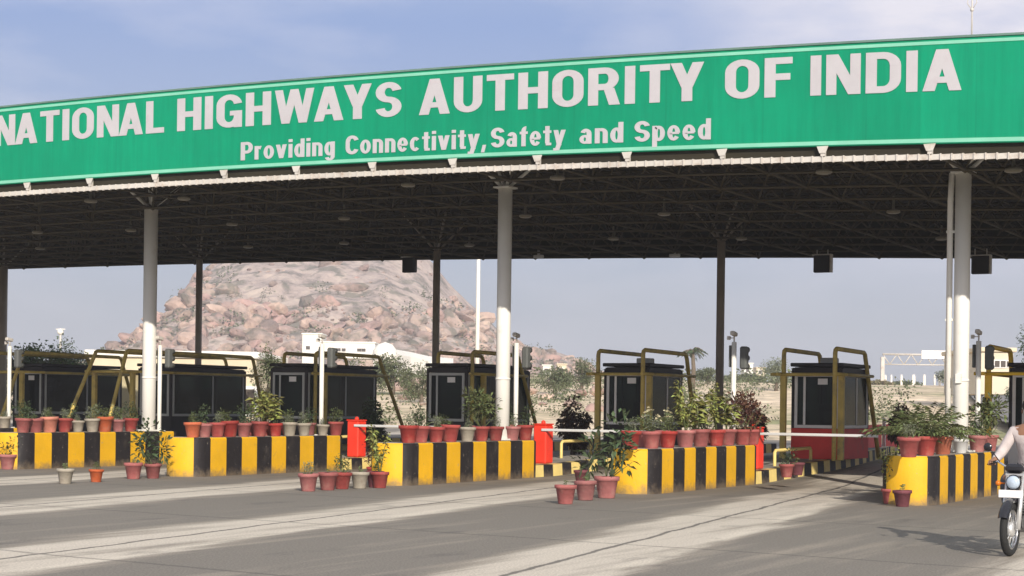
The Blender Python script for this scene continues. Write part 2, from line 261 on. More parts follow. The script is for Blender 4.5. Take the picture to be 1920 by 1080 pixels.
def road_mat():
    m, n, l, b = nt('worn_concrete_apron')
    tc = n.new('ShaderNodeTexCoord'); sp = n.new('ShaderNodeSeparateXYZ'); l.new(tc.outputs['Object'], sp.inputs[0])
    def math_(op, a, b_=None, c=None):
        k = n.new('ShaderNodeMath'); k.operation = op
        for i, v in enumerate((a, b_, c)):
            if v is None: continue
            if isinstance(v, (int, float)): k.inputs[i].default_value = v
            else: l.new(v, k.inputs[i])
        return k.outputs[0]
    def noi(sx, sy, sc, det=5, ro=0.55, dist=0.0, loc=(0, 0, 0)):
        mp = n.new('ShaderNodeMapping'); mp.inputs['Scale'].default_value = (sx, sy, 1); mp.inputs['Location'].default_value = loc; l.new(tc.outputs['Object'], mp.inputs[0])
        k = n.new('ShaderNodeTexNoise'); k.inputs['Scale'].default_value = sc; k.inputs['Detail'].default_value = det; k.inputs['Roughness'].default_value = ro; k.inputs['Distortion'].default_value = dist
        l.new(mp.outputs[0], k.inputs[0]); return k.outputs[0]
    wob = math_('MULTIPLY', math_('SUBTRACT', noi(0.5, 0.12, 1.0, 3), 0.5), 0.7)
    u = math_('ADD', sp.outputs[0], wob)
    # distance from the line of the nearest island, 0..SP/2
    u = math_('ADD', u, math_('MULTIPLY', math_('SUBTRACT', sp.outputs[1], 25.0), 0.16))
    t = math_('DIVIDE', math_('SUBTRACT', u, -13.35), SP)
    fr = math_('ABSOLUTE', math_('SUBTRACT', math_('SUBTRACT', t, math_('FLOOR', math_('ADD', t, 0.5))), 0.0))
    band = n.new('ShaderNodeMapRange'); band.interpolation_type = 'SMOOTHSTEP'; band.inputs[1].default_value = 0.11; band.inputs[2].default_value = 0.27; band.inputs[3].default_value = 1.0; band.inputs[4].default_value = 0.0
    l.new(fr, band.inputs[0])
    strk = noi(1.6, 0.10, 1.5, 6, 0.65)
    st = n.new('ShaderNodeMapRange'); st.inputs[1].default_value = 0.33; st.inputs[2].default_value = 0.67; st.inputs[3].default_value = -0.42; st.inputs[4].default_value = 0.42; l.new(strk, st.inputs[0])
    fac = math_('ADD', band.outputs[0], st.outputs[0])
    big = n.new('ShaderNodeMapRange'); big.inputs[1].default_value = 0.3; big.inputs[2].default_value = 0.7; big.inputs[3].default_value = -0.22; big.inputs[4].default_value = 0.22
    l.new(noi(0.35, 0.2, 1.0, 4), big.inputs[0]); fac = math_('ADD', fac, big.outputs[0])
    r = n.new('ShaderNodeValToRGB'); l.new(fac, r.inputs[0])
    e = r.color_ramp.elements; e[0].position = 0.05; e[0].color = (0.195, 0.176, 0.152, 1); e[1].position = 1.0; e[1].color = (0.54, 0.485, 0.41, 1)
    x = e.new(0.5); x.color = (0.28, 0.247, 0.205, 1)
    # small bright dust trails along the wheel paths
    tr = n.new('ShaderNodeMapRange'); tr.inputs[1].default_value = 0.62; tr.inputs[2].default_value = 0.70; tr.inputs[4].default_value = 0.55
    l.new(noi(2.6, 0.07, 1.3, 3, 0.5, loc=(3, 1, 0)), tr.inputs[0])
    trb = math_('MULTIPLY', tr.outputs[0], band.outputs[0])
    mx = n.new('ShaderNodeMix'); mx.data_type = 'RGBA'; mx.inputs[7].default_value = (0.60, 0.54, 0.47, 1); l.new(trb, mx.inputs[0]); l.new(r.outputs[0], mx.inputs[6])
    # remains of a painted lane line along one side of each dust band
    tl = math_('DIVIDE', math_('SUBTRACT', u, -12.72), SP); ql = math_('MULTIPLY', math_('ABSOLUTE', math_('SUBTRACT', tl, math_('ROUND', tl))), SP)
    ln = n.new('ShaderNodeMapRange'); ln.inputs[1].default_value = 0.04; ln.inputs[2].default_value = 0.17; ln.inputs[3].default_value = 1.0; ln.inputs[4].default_value = 0.0; l.new(ql, ln.inputs[0])
    lw = n.new('ShaderNodeMapRange'); lw.inputs[1].default_value = 0.38; lw.inputs[2].default_value = 0.55; l.new(noi(1.5, 0.45, 1.5, 6, 0.7, loc=(7, 2, 0)), lw.inputs[0])
    ml = n.new('ShaderNodeMix'); ml.data_type = 'RGBA'; ml.inputs[7].default_value = (0.62, 0.56, 0.47, 1); l.new(math_('MULTIPLY', math_('MULTIPLY', ln.outputs[0], lw.outputs[0]), 0.85), ml.inputs[0]); l.new(mx.outputs[2], ml.inputs[6]); mx = ml
    # oil stains
    oil = n.new('ShaderNodeMapRange'); oil.inputs[1].default_value = 0.60; oil.inputs[2].default_value = 0.72; oil.inputs[4].default_value = 0.5
    l.new(noi(0.9, 0.35, 1.6, 5, 0.6, loc=(9, 4, 0)), oil.inputs[0])
    mo = n.new('ShaderNodeMix'); mo.data_type = 'RGBA'; mo.inputs[7].default_value = (0.09, 0.083, 0.08, 1); l.new(oil.outputs[0], mo.inputs[0]); l.new(mx.outputs[2], mo.inputs[6])
    # slab joints with tar: wobbling thin lines
    jw = math_('MULTIPLY', math_('SUBTRACT', noi(0.9, 0.9, 1.0, 6, 0.7, loc=(5, 5, 0)), 0.5), 0.22)
    def joint(src, off, per, w, skew=0.0, other=None):
        a = math_('ADD', src, jw)
        if other is not None: a = math_('ADD', a, math_('MULTIPLY', other, skew))
        q = math_('DIVIDE', math_('SUBTRACT', a, off), per)
        d = math_('MULTIPLY', math_('ABSOLUTE', math_('SUBTRACT', q, math_('ROUND', q))), per)
        k = n.new('ShaderNodeMapRange'); k.inputs[1].default_value = w * 0.5; k.inputs[2].default_value = w; k.inputs[3].default_value = 1.0; k.inputs[4].default_value = 0.0; l.new(d, k.inputs[0]); return k.outputs[0]
    j1 = joint(sp.outputs[0], -4.95, SP, 0.045, 0.156, sp.outputs[1])
    j2 = joint(sp.outputs[1], 15.4, 4.8, 0.05, 0.10, sp.outputs[0])
    j = math_('MAXIMUM', math_('MULTIPLY', j1, 0.75), math_('MULTIPLY', j2, 0.45))
    mj = n.new('ShaderNodeMix'); mj.data_type = 'RGBA'; mj.inputs[7].default_value = (0.05, 0.048, 0.046, 1); l.new(j, mj.inputs[0]); l.new(mo.outputs[2], mj.inputs[6])
    # grit
    gr = n.new('ShaderNodeTexNoise'); gr.inputs['Scale'].default_value = 45; gr.inputs['Detail'].default_value = 6; l.new(tc.outputs['Object'], gr.inputs[0])
    gm = n.new('ShaderNodeMapRange'); gm.inputs[1].default_value = 0.3; gm.inputs[2].default_value = 0.7; gm.inputs[3].default_value = 0.72; gm.inputs[4].default_value = 1.28; l.new(gr.outputs[0], gm.inputs[0])
    hs = n.new('ShaderNodeHueSaturation'); l.new(gm.outputs[0], hs.inputs['Value']); l.new(mj.outputs[2], hs.inputs['Color'])
    l.new(hs.outputs[0], b.inputs['Base Color']); b.inputs['Roughness'].default_value = 0.85; b.inputs['Specular IOR Level'].default_value = 0.3
    bp = n.new('ShaderNodeBump'); bp.inputs['Strength'].default_value = 0.5; bp.inputs['Distance'].default_value = 0.01; l.new(gr.outputs[0], bp.inputs['Height']); l.new(bp.outputs[0], b.inputs['Normal'])
    return m
M['road'] = road_mat()
def ground_mat():
    m, n, l, b = nt('dry_earth_and_grass')
    tc = n.new('ShaderNodeTexCoord')
    a = n.new('ShaderNodeTexNoise'); a.inputs['Scale'].default_value = 0.06; a.inputs['Detail'].default_value = 9; a.inputs['Roughness'].default_value = 0.65; l.new(tc.outputs['Object'], a.inputs[0])
    r = n.new('ShaderNodeValToRGB'); l.new(a.outputs[0], r.inputs[0]); e = r.color_ramp.elements
    e[0].position = 0.40; e[0].color = (0.25, 0.25, 0.12, 1); e[1].position = 0.60; e[1].color = (0.72, 0.58, 0.42, 1); x = e.new(0.48); x.color = (0.54, 0.44, 0.30, 1)
    s = n.new('ShaderNodeTexNoise'); s.inputs['Scale'].default_value = 1.2; s.inputs['Detail'].default_value = 8; l.new(tc.outputs['Object'], s.inputs[0])
    mr = n.new('ShaderNodeMapRange'); mr.inputs[1].default_value = 0.3; mr.inputs[2].default_value = 0.7; mr.inputs[3].default_value = 0.6; mr.inputs[4].default_value = 1.4; l.new(s.outputs[0], mr.inputs[0])
    hs = n.new('ShaderNodeHueSaturation'); l.new(mr.outputs[0], hs.inputs['Value']); l.new(r.outputs[0], hs.inputs['Color']); l.new(hs.outputs[0], b.inputs['Base Color']); b.inputs['Roughness'].default_value = 0.95
    return m
M['ground'] = ground_mat()
def rock_mat(name, slab):
    m, n, l, b = nt(name)
    tc = n.new('ShaderNodeTexCoord'); g = n.new('ShaderNodeNewGeometry')
    a = n.new('ShaderNodeTexNoise'); a.inputs['Scale'].default_value = 0.09; a.inputs['Detail'].default_value = 9; a.inputs['Roughness'].default_value = 0.7
    if slab:
        mp = n.new('ShaderNodeMapping'); mp.inputs['Scale'].default_value = (2.2, 2.2, 0.28); l.new(tc.outputs['Object'], mp.inputs[0]); l.new(mp.outputs[0], a.inputs[0])
    else: l.new(tc.outputs['Object'], a.inputs[0])
    r = n.new('ShaderNodeValToRGB'); l.new(a.outputs[0], r.inputs[0]); e = r.color_ramp.elements
    e[0].position = 0.38; e[0].color = (0.17, 0.145, 0.125, 1); e[1].position = 0.64; e[1].color = (0.50, 0.41, 0.35, 1); x = e.new(0.5); x.color = (0.39, 0.31, 0.28, 1)
    r2 = n.new('ShaderNodeValToRGB'); e2 = r2.color_ramp.elements
    e2[0].color = (0.64, 0.62, 0.60, 1); e2[1].color = (1.2, 1.1, 1.02, 1)
    for p, c in ((0.3, (1.1, 0.88, 0.86, 1)), (0.5, (0.9, 0.86, 0.83, 1)), (0.75, (1.15, 1.02, 0.92, 1))):
        y = e2.new(p); y.color = c
    l.new(g.outputs['Random Per Island'], r2.inputs[0])
    mx = n.new('ShaderNodeMix'); mx.data_type = 'RGBA'; mx.blend_type = 'MULTIPLY'; mx.inputs[0].default_value = 0.0 if slab else 1.0
    l.new(r.outputs[0], mx.inputs[6]); l.new(r2.outputs[0], mx.inputs[7])
    out = mx.outputs[2]
    # lichen and scrub stains
    s = n.new('ShaderNodeTexNoise'); s.inputs['Scale'].default_value = 0.22; s.inputs['Detail'].default_value = 6; l.new(tc.outputs['Object'], s.inputs[0])
    k = n.new('ShaderNodeMapRange'); k.inputs[1].default_value = 0.54; k.inputs[2].default_value = 0.62; k.inputs[4].default_value = 0.75; l.new(s.outputs[0], k.inputs[0])
    m2 = n.new('ShaderNodeMix'); m2.data_type = 'RGBA'; m2.inputs[7].default_value = (0.13, 0.125, 0.095, 1); l.new(k.outputs[0], m2.inputs[0]); l.new(out, m2.inputs[6])
    l.new(m2.outputs[2], b.inputs['Base Color']); b.inputs['Roughness'].default_value = 0.95
    bp = n.new('ShaderNodeBump'); bp.inputs['Strength'].default_value = 0.7; bp.inputs['Distance'].default_value = 1.0
    nb = n.new('ShaderNodeTexNoise'); nb.inputs['Scale'].default_value = 0.5; nb.inputs['Detail'].default_value = 8; l.new(tc.outputs['Object'], nb.inputs[0]); l.new(nb.outputs[0], bp.inputs['Height']); l.new(bp.outputs[0], b.inputs['Normal'])
    return m
M['rock'] = rock_mat('hill_rock', True); M['boulder'] = rock_mat('boulder_rock', False)

# ------------------------------------------------------------------ mesh builder
class MB:
    def __init__(s): s.v = []; s.f = []; s.mi = []; s.sm = []
    def add(s, vs, fs, mi=0, smooth=False):
        o = len(s.v); s.v += [tuple(p) for p in vs]; s.f += [tuple(o + i for i in f) for f in fs]; s.mi += [mi] * len(fs); s.sm += [smooth] * len(fs); return s
    def box(s, c, d, mi=0, rot=None, bev=0.0):
        x, y, z = d[0] / 2, d[1] / 2, d[2] / 2
        if bev and bev < min(x, y, z):
            b = bev; vs = []; idx = {}
            for sx in (-1, 1):
                for sy in (-1, 1):
                    for sz in (-1, 1):
                        for a in range(3):
                            p = [sx * x, sy * y, sz * z]
                            for q in range(3):
                                if q != a: p[q] -= (sx, sy, sz)[q] * b
                            idx[(sx, sy, sz, a)] = len(vs); vs.append(p)
            fs = []
            for a in range(3):
                o1, o2 = [q for q in range(3) if q != a]
                for sg in (-1, 1):
                    loop = []
                    for s1, s2 in ((-1, -1), (1, -1), (1, 1), (-1, 1)):
                        k = [0, 0, 0]; k[a] = sg; k[o1] = s1; k[o2] = s2; loop.append(idx[(*k, a)])
                    fs.append(loop)
                for s1 in (-1, 1):
                    for s2 in (-1, 1):
                        e = []
                        for sg, fa in ((-1, o1), (1, o1), (1, o2), (-1, o2)):
                            k = [0, 0, 0]; k[a] = sg; k[o1] = s1; k[o2] = s2; e.append(idx[(*k, fa)])
                        fs.append(e)
            for sx in (-1, 1):
                for sy in (-1, 1):
                    for sz in (-1, 1): fs.append([idx[(sx, sy, sz, a)] for a in range(3)])
        else:
            vs = [(sx * x, sy * y, sz * z) for sx in (-1, 1) for sy in (-1, 1) for sz in (-1, 1)]
            fs = [(0, 1, 3, 2), (4, 6, 7, 5), (0, 4, 5, 1), (2, 3, 7, 6), (0, 2, 6, 4), (1, 5, 7, 3)]
        cc = Vector(c)
        vs = [(rot @ Vector(p) if rot else Vector(p)) + cc for p in vs]
        return s.add(vs, fs, mi)
    def tube(s, pts, r, n=8, mi=0, cap=True, smooth=True):
        pts = [Vector(p) for p in pts]; rs = r if isinstance(r, (list, tuple)) else [r] * len(pts)
        vs = []; prev = None
        for i, p in enumerate(pts):
            t = (pts[min(i + 1, len(pts) - 1)] - pts[max(i - 1, 0)])
            t = t.normalized() if t.length > 1e-9 else Vector((0, 0, 1))
            if prev is None:
                a = Vector((0, 0, 1)) if abs(t.z) < 0.9 else Vector((1, 0, 0)); nrm = t.cross(a).normalized()
            else:
                nrm = (prev - t * prev.dot(t)); nrm = nrm.normalized() if nrm.length > 1e-6 else t.orthogonal().normalized()
            prev = nrm; bn = t.cross(nrm)
            for k in range(n):
                a = 2 * PI * k / n; vs.append(p + (nrm * math.cos(a) + bn * math.sin(a)) * rs[i])
        fs = [(i * n + k, i * n + (k + 1) % n, (i + 1) * n + (k + 1) % n, (i + 1) * n + k) for i in range(len(pts) - 1) for k in range(n)]
        s.add(vs, fs, mi, smooth)
        if cap:
            o = len(s.v) - len(vs)
            s.f += [tuple(o + k for k in range(n))[::-1], tuple(o + (len(pts) - 1) * n + k for k in range(n))]; s.mi += [mi, mi]; s.sm += [False, False]
        return s
    def lathe(s, prof, c=(0, 0, 0), n=20, mi=0, axis='Z', smooth=True):
        vs = []
        for r, z in prof:
            for k in range(n):
                a = 2 * PI * k / n
                p = (r * math.cos(a), r * math.sin(a), z) if axis == 'Z' else ((z, r * math.cos(a), r * math.sin(a)) if axis == 'X' else (r * math.cos(a), z, r * math.sin(a)))
                vs.append((p[0] + c[0], p[1] + c[1], p[2] + c[2]))
        fs = [(i * n + k, i * n + (k + 1) % n, (i + 1) * n + (k + 1) % n, (i + 1) * n + k) for i in range(len(prof) - 1) for k in range(n)]
        return s.add(vs, fs, mi, smooth)
    def ball(s, c, r, n=10, mi=0, sc=(1, 1, 1)):
        vs = []; m = n // 2 + 1
        for i in range(m + 1):
            th = PI * i / m
            for k in range(n):
                a = 2 * PI * k / n
                vs.append((c[0] + r * sc[0] * math.sin(th) * math.cos(a), c[1] + r * sc[1] * math.sin(th) * math.sin(a), c[2] + r * sc[2] * math.cos(th)))
        fs = [(i * n + k, i * n + (k + 1) % n, (i + 1) * n + (k + 1) % n, (i + 1) * n + k) for i in range(m) for k in range(n)]
        return s.add(vs, fs, mi, True)
    def build(s, name, mats, parent=None, loc=None, label=None):
        me = bpy.data.meshes.new(name); me.from_pydata(s.v, [], s.f)
        for m in (mats if isinstance(mats, (list, tuple)) else [mats]): me.materials.append(m)
        me.polygons.foreach_set('material_index', s.mi); me.polygons.foreach_set('use_smooth', s.sm); me.update()
        if True:
            bm = bmesh.new(); bm.from_mesh(me); bmesh.ops.recalc_face_normals(bm, faces=bm.faces) if len(s.f) < 3000 else None; bm.to_mesh(me); bm.free()
        o = bpy.data.objects.new(name, me); COL.objects.link(o)
        if parent: o.parent = parent
        if loc: o.location = loc
        if label: o['label'] = label
        return o
def empty(name, loc, label, cat, group=None, rz=0.0):
    o = bpy.data.objects.new(name, None); COL.objects.link(o); o.location = loc; o.rotation_euler = (0, 0, rz); o.empty_display_size = 0.2
    o['label'] = label; o['category'] = cat
    if group: o['group'] = group
    return o
def tag(o, label, cat, group=None):
    o['label'] = label; o['category'] = cat
    if group: o['group'] = group
    return o
def struct(o, label=None): o['kind'] = 'structure'; return o
def copy_tree(o, parent=None):
    c = o.copy(); COL.objects.link(c); c.parent = parent
    for ch in o.children: copy_tree(ch, c)
    return c

# ------------------------------------------------------------------ ground and road
def sheet(name, xs, ys, zf, m, cam_space=False):
    vs = []; 
    for y in ys:
        for x in xs:
            p = RT * x + FW * y if cam_space else Vector((x, y, 0))
            vs.append((p.x, p.y, zf(p.x, p.y)))
    n = len(xs); fs = [(j * n + i, j * n + i + 1, (j + 1) * n + i + 1, (j + 1) * n + i) for j in range(len(ys) - 1) for i in range(n - 1)]
    b = MB(); b.add(vs, fs, 0, True); return b.build(name, m)
xs = [-1000, -600, -300] + list(range(-200, 201, 10)) + [300, 600, 1000]
ys = [-400, -200, -60, -20, 0, 20, 30, 40, 50, 60, 70, 80, 90, 100, 110, 120, 130, 140, 150, 170, 200, 240, 300, 400, 500, 600, 800, 1000]
def ground_z(x, y):
    Y = depth(x, y); base = gz(x, y)
    if Y < 72: return base - 0.10
    return base + 0.5 * (noise.noise(Vector((x * 0.05, y * 0.05, 0))) if Y > 90 else 0)
struct(sheet('ground', xs, ys, ground_z, M['ground'], True))
struct(sheet('road', [-95 + i * 2.5 for i in range(57)], [-25, -10, 0, 10, 15, 20, 25, 28, 31, 33, 35, 37, 39, 39.4, 42, 46, 50, 54, 58, 62], lambda x, y: gz(x, y) + 0.0, M['road']))
# far carriageway bending away to the left beyond the plaza
pathp = [(24.5, 62), (26.5, 80), (31, 100), (37, 125), (43, 150), (50, 180), (60, 220), (75, 270)]
b = MB(); vs = []
for X, Y in pathp:
    for w in (-3.5, 4.5):
        p = RT * (X + w) + FW * Y; vs.append((p.x, p.y, gz(p.x, p.y) + 0.35))
b.add(vs, [(2 * i, 2 * i + 1, 2 * i + 3, 2 * i + 2) for i in range(len(pathp) - 1)], 0)
M['asphalt'] = mat('far_asphalt', (0.20, 0.19, 0.185), 0.9, 0.15, 0.3)
struct(b.build('highway', M['asphalt']))

# ------------------------------------------------------------------ rocky hill
HX = [(-300, 0), (130, 712), (212, 676), (262, 656), (304, 614), (332, 584), (352, 570), (372, 530), (388, 500), (410, 478), (470, 452), (560, 432), (650, 428), (740, 442), (790, 478), (815, 505), (835, 528), (872, 566), (905, 592), (940, 628), (980, 648), (1020, 655), (1060, 668), (1110, 690), (1150, 712), (1210, 745), (2200, 0)]
HY0 = 430.0
hpts = [((px - 960) / F_PX * HY0, (CY + 0.0131 * (px - 960) - py) / F_PX * HY0 + CAM_H) for px, py in HX[1:-1]]
hxs = np.array([p[0] for p in hpts]); hzs = np.array([p[1] for p in hpts])
def ridge(X): return float(np.interp(X, hxs, hzs, left=hzs[0] - 3, right=hzs[-1] - 2))
def hill_z(X, Y):
    r = ridge(X)
    if Y < HY0: t = max(0.0, (Y - 305) / (HY0 - 305)); g = t ** 0.85 * (1 - 0.12 * math.sin(t * PI))
    else: t = (Y - HY0) / 140; g = max(0.0, 1 - t * t)
    n1 = noise.fractal(Vector((X * 0.035, Y * 0.035, 1.7)), 1.0, 2.0, 5)
    n2 = noise.fractal(Vector((X * 0.16, Y * 0.16, 5.1)), 1.0, 2.1, 4)
    edge = 4 * g * (1 - g)
    return max(-1.5, -0.5 + (r + 0.5) * g + (n1 * 3.0 + n2 * 0.9) * (0.35 + 0.65 * edge) * min(1.0, r / 10))
XA = np.arange(-190, 61, 1.7); YA = np.concatenate([np.arange(300, 440, 1.9), np.arange(440, 575, 9)])
vs = []
for Y in YA:
    for X in XA:
        edge_f = min(1.0, (X + 190) / 40.0, (60 - X) / 30.0); p = RT * float(X) + FW * float(Y)
        vs.append((p.x, p.y, 2.0 + max(-3, hill_z(float(X), float(Y)) - 2.0) * max(edge_f, 0.0)))
n = len(XA); fs = [(j * n + i, j * n + i + 1, (j + 1) * n + i + 1, (j + 1) * n + i) for j in range(len(YA) - 1) for i in range(n - 1)]
struct(MB().add(vs, fs, 0, False).build('hill', M['rock']))
# boulders strewn over the lower slopes: nobody could count them
def ico(sub):
    bm = bmesh.new(); bmesh.ops.create_icosphere(bm, subdivisions=sub, radius=1.0); v = [tuple(x.co) for x in bm.verts]; f = [tuple(q.index for q in x.verts) for x in bm.faces]; bm.free(); return v, f
iv, ifc = ico(2)
temps = []
for t in range(8):
    off = Vector((t * 7.3, 1.1, 3.3)); vv = []
    planes = [Vector((rnd.gauss(0, 1), rnd.gauss(0, 1), rnd.gauss(0, 1))).normalized() for _ in range(7)]
    for p in iv:
        q = Vector(p); q *= 1 + 0.25 * noise.noise(q * 1.1 + off)
        for pl in planes:
            d = q.dot(pl)
            if d > 0.68: q -= pl * (d - 0.68)
        vv.append(q)
    temps.append(vv)
b = MB(); rb = random.Random(11); cnt = 0
while cnt < 5600:
    X = rb.uniform(-140, 38); Y = rb.uniform(306, 425); r = ridge(X)
    t = (Y - 305) / (HY0 - 305); z = hill_z(X, Y)
    if r < 5: continue
    px = 960 + F_PX * X / Y; py = CY + 0.0131 * (px - 960) - (z - CAM_H) / Y * F_PX
    slab = (py < 572 + 14 * math.sin(px * .05) and 400 < px < 850)
    if slab and rb.random() < 0.95: continue
    size = rb.choice((0.4, 0.5, 0.6, 0.7, 0.9, 1.2, 1.5, 2.2, 3.2) if rb.random() < .6 else (0.4, 0.5, 0.6)) * rb.uniform(0.8, 1.2) * (0.8 if py > 640 else 1.0)
    if px > 880: size *= 0.85
    rot = Matrix.Rotation(rb.uniform(0, 6.3), 3, 'Z') @ Matrix.Rotation(rb.uniform(-0.6, 0.6), 3, 'X') @ Matrix.Rotation(rb.uniform(-0.6, 0.6), 3, 'Y')
    size *= .80
    sc = Vector((rb.uniform(0.8, 1.9), rb.uniform(0.7, 1.2), rb.uniform(0.4, 1.0))) * size
    p = RT * X + FW * Y; c = Vector((p.x, p.y, z + size * 0.02))
    b.add([c + rot @ Vector((q.x * sc.x, q.y * sc.y, q.z * sc.z)) for q in rb.choice(temps)], ifc, 0, False); cnt += 1
o = b.build('boulders', M['boulder']); o['kind'] = 'stuff'; o['label'] = 'pinkish tan boulders strewn over the rocky hill'; o['category'] = 'boulders'

# ------------------------------------------------------------------ foliage helpers
def leaf_quads(mb, c, d, L, W, rg, mi=0, droop=0.25):
    """one folded leaf: base c, direction d"""
    d = Vector(d).normalized(); s = d.cross(UP)
    s = s.normalized() if s.length > 1e-3 else Vector((1, 0, 0)); nrm = s.cross(d).normalized()
    roll = rg.uniform(-0.9, 0.9); s = (s * math.cos(roll) + nrm * math.sin(roll)).normalized(); nrm = s.cross(d).normalized()
    c = Vector(c); m1 = c + d * L * 0.5 + nrm * W * 0.1; tip = c + d * L - UP * L * droop
    vs = [c, m1 - s * W / 2 - nrm * W * 0.12, m1, m1 + s * W / 2 - nrm * W * 0.12, tip]
    mb.add(vs, [(0, 1, 2), (0, 2, 3), (1, 4, 2), (2, 4, 3)], mi)
def rdir(rg, zlo=-1, zhi=1):
    z = rg.uniform(zlo, zhi); a = rg.uniform(0, 2 * PI); r = math.sqrt(max(0, 1 - z * z)); return Vector((r * math.cos(a), r * math.sin(a), z))
def crown(mb, blobs, nleaf, L, rg, gap=0.42):
    """leaf clumps through the blobs' volume; blobs = (centre, radii)"""
    for c, r in blobs:
        c = Vector(c); k = int(nleaf * (r[0] * r[1] * r[2]) ** 0.66)
        for _ in range(k):
            d = rdir(rg); rr = rg.random() ** 0.45
            p = c + Vector((d.x * r[0], d.y * r[1], d.z * r[2])) * rr
            if noise.noise(p * (1.1 / max(0.3, L * 3))) < -gap * 0.35: continue
            dd = (d + rdir(rg) * 0.8)
            leaf_quads(mb, p, dd, L * rg.uniform(0.6, 1.3), L * rg.uniform(0.4, 0.7), rg)

# ------------------------------------------------------------------ toll canopy
KF = 1.54257; UM = U0 + 2 * SP; KB = 2.197
VF = 16.72022 * KF
def zf_b(u): return CAM_H + KF * (2.9010 - 0.00179 * (u / KF - UM) ** 2)
def zf_t(u): return CAM_H + KF * (3.9422 - 0.00179 * (u / KF - UM) ** 2)
def vback(u): return 43.7 + 0.116 * (u + 35.3)
def zback(u): return CAM_H + KB * (2.067 - 0.00124 * (u / KB - UM) ** 2)
BSP = 1.70
UL, URR = -26.32 - BSP * 16, 6.0
canopy = empty('toll_canopy', (-16, 30, 0), 'long dark steel truss canopy spanning all the toll lanes on tall columns', 'canopy')
def cpart(mb, name, m, label=None):
    o = mb.build(name, m, canopy); o.location = (16, -30, 0)
    if label: o['label'] = label
    return o
def roof_pt(u, t, dz=0.0):
    vb = vback(u); v = VF + 0.12 + (vb - VF - 0.12) * t
    return Vector((u, v, (zf_b(u) - 0.12) * (1 - t) + zback(u) * t + dz))
nu = int((URR - UL) / BSP) + 1; nv = 10
us = [-25.56 + BSP * (i - 16) for i in range(nu + 2)]
ts = [j / nv for j in range(nv + 1)]
# sheet: corrugated roof over the frame
b = MB(); vs = []; cu = []
u = us[0] - 0.3
while u < us[-1] + 0.3: cu.append(u); u += 0.17
for j in range(nv * 1 + 1):
    for i, u in enumerate(cu):
        p = roof_pt(u, j / nv, 1.12 + 0.02 * (i % 2)); vs.append(p)
n = len(cu); fs = [(j * n + i, j * n + i + 1, (j + 1) * n + i + 1, (j + 1) * n + i) for j in range(nv) for i in range(n - 1)]
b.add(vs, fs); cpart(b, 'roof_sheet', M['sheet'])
# space frame: bottom grid, top grid, webs, ball nodes
b = MB()
def bar(p, q, r): b.tube([p, q], r, 5, 0, False)
for i, u in enumerate(us):
    for j, t in enumerate(ts):
        p = roof_pt(u, t)
        if i < len(us) - 1: bar(p, roof_pt(us[i + 1], t), 0.030)
        if j < nv: bar(p, roof_pt(u, ts[j + 1]), 0.030)
        b.ball(p, 0.065, 5)
        if i < len(us) - 1 and j < nv:
            q = roof_pt((u + us[i + 1]) / 2, (t + ts[j + 1]) / 2, 1.05)
            for a_ in (i, i + 1):
                for c_ in (j, j + 1): bar(q, roof_pt(us[a_], ts[c_]), 0.022)
            if i < len(us) - 2: bar(q, roof_pt((us[i + 1] + us[i + 2]) / 2, (t + ts[j + 1]) / 2, 1.05), 0.028)
            if j < nv - 1: bar(q, roof_pt((u + us[i + 1]) / 2, (ts[j + 1] + ts[j + 2]) / 2, 1.05), 0.028)
for u in us[::1]:   # purlins under the sheet
    for k in range(0): pass
for j in range(20):
    t = (j + 0.5) / 20; b.tube([roof_pt(u, t, 1.07) for u in us], 0.035, 4, 0, False)
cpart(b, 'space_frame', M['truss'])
# rear board closing the back edge
b = MB(); vs = []; n = len(us)
for dz, dv in ((0.0, 0.06), (1.3, 0.06), (1.3, 0.12), (0.0, 0.12)):
    for u in us: p = roof_pt(u, 1, dz); vs.append((p.x, p.y + dv, p.z))
fs = [(r * n + i, r * n + i + 1, ((r + 1) % 4) * n + i + 1, ((r + 1) % 4) * n + i) for r in range(4) for i in range(n - 1)]
b.add(vs, fs); cpart(b, 'rear_board', M['sheet'])
# gutter under the sign: a ribbed pale strip
b = MB(); u = us[0]
while u < us[-1]:
    zc = zf_b(u + 0.08) - 0.20
    b.box((u + 0.08, VF + 0.06, zc), (0.15, 0.05, 0.085), 0); b.box((u + 0.165, VF + 0.05, zc - 0.005), (0.018, 0.07, 0.105), 0)
    u += 0.17
cpart(b, 'gutter', M['gutter'])
fl_ = MB(); vs = []; n = len(us)  # dark strip added behind the gutter gap to block sunlight leaking through
for dz, dv in ((-.17, .088), (.02, .088), (.02, .094), (-.17, .094)):
    for u in us: vs.append((u, VF + dv, zf_b(u) + dz))
fl_.add(vs, [(r * n + i, r * n + i + 1, ((r + 1) % 4) * n + i + 1, ((r + 1) % 4) * n + i) for r in range(4) for i in range(n - 1)]); cpart(fl_, 'gap_light_stop', M['sheet'])
for u in us:
    b = MB(); zb = zf_b(u); b.box((u, VF + 0.045, zb - 0.075), (0.07, 0.07, 0.16), 0)
    b.add([(u - 0.095, VF - 0.005, zb + 0.0), (u + 0.095, VF - 0.005, zb + 0.0), (u + 0.05, VF - 0.005, zb - 0.11), (u - 0.05, VF - 0.005, zb - 0.11),
           (u - 0.095, VF + 0.008, zb + 0.0), (u + 0.095, VF + 0.008, zb + 0.0), (u + 0.05, VF + 0.008, zb - 0.11), (u - 0.05, VF + 0.008, zb - 0.11)],
          [(0, 1, 2, 3), (7, 6, 5, 4), (0, 4, 5, 1), (1, 5, 6, 2), (2, 6, 7, 3), (3, 7, 4, 0)], 0)
    cpart(b, 'bracket', M['gutter'])
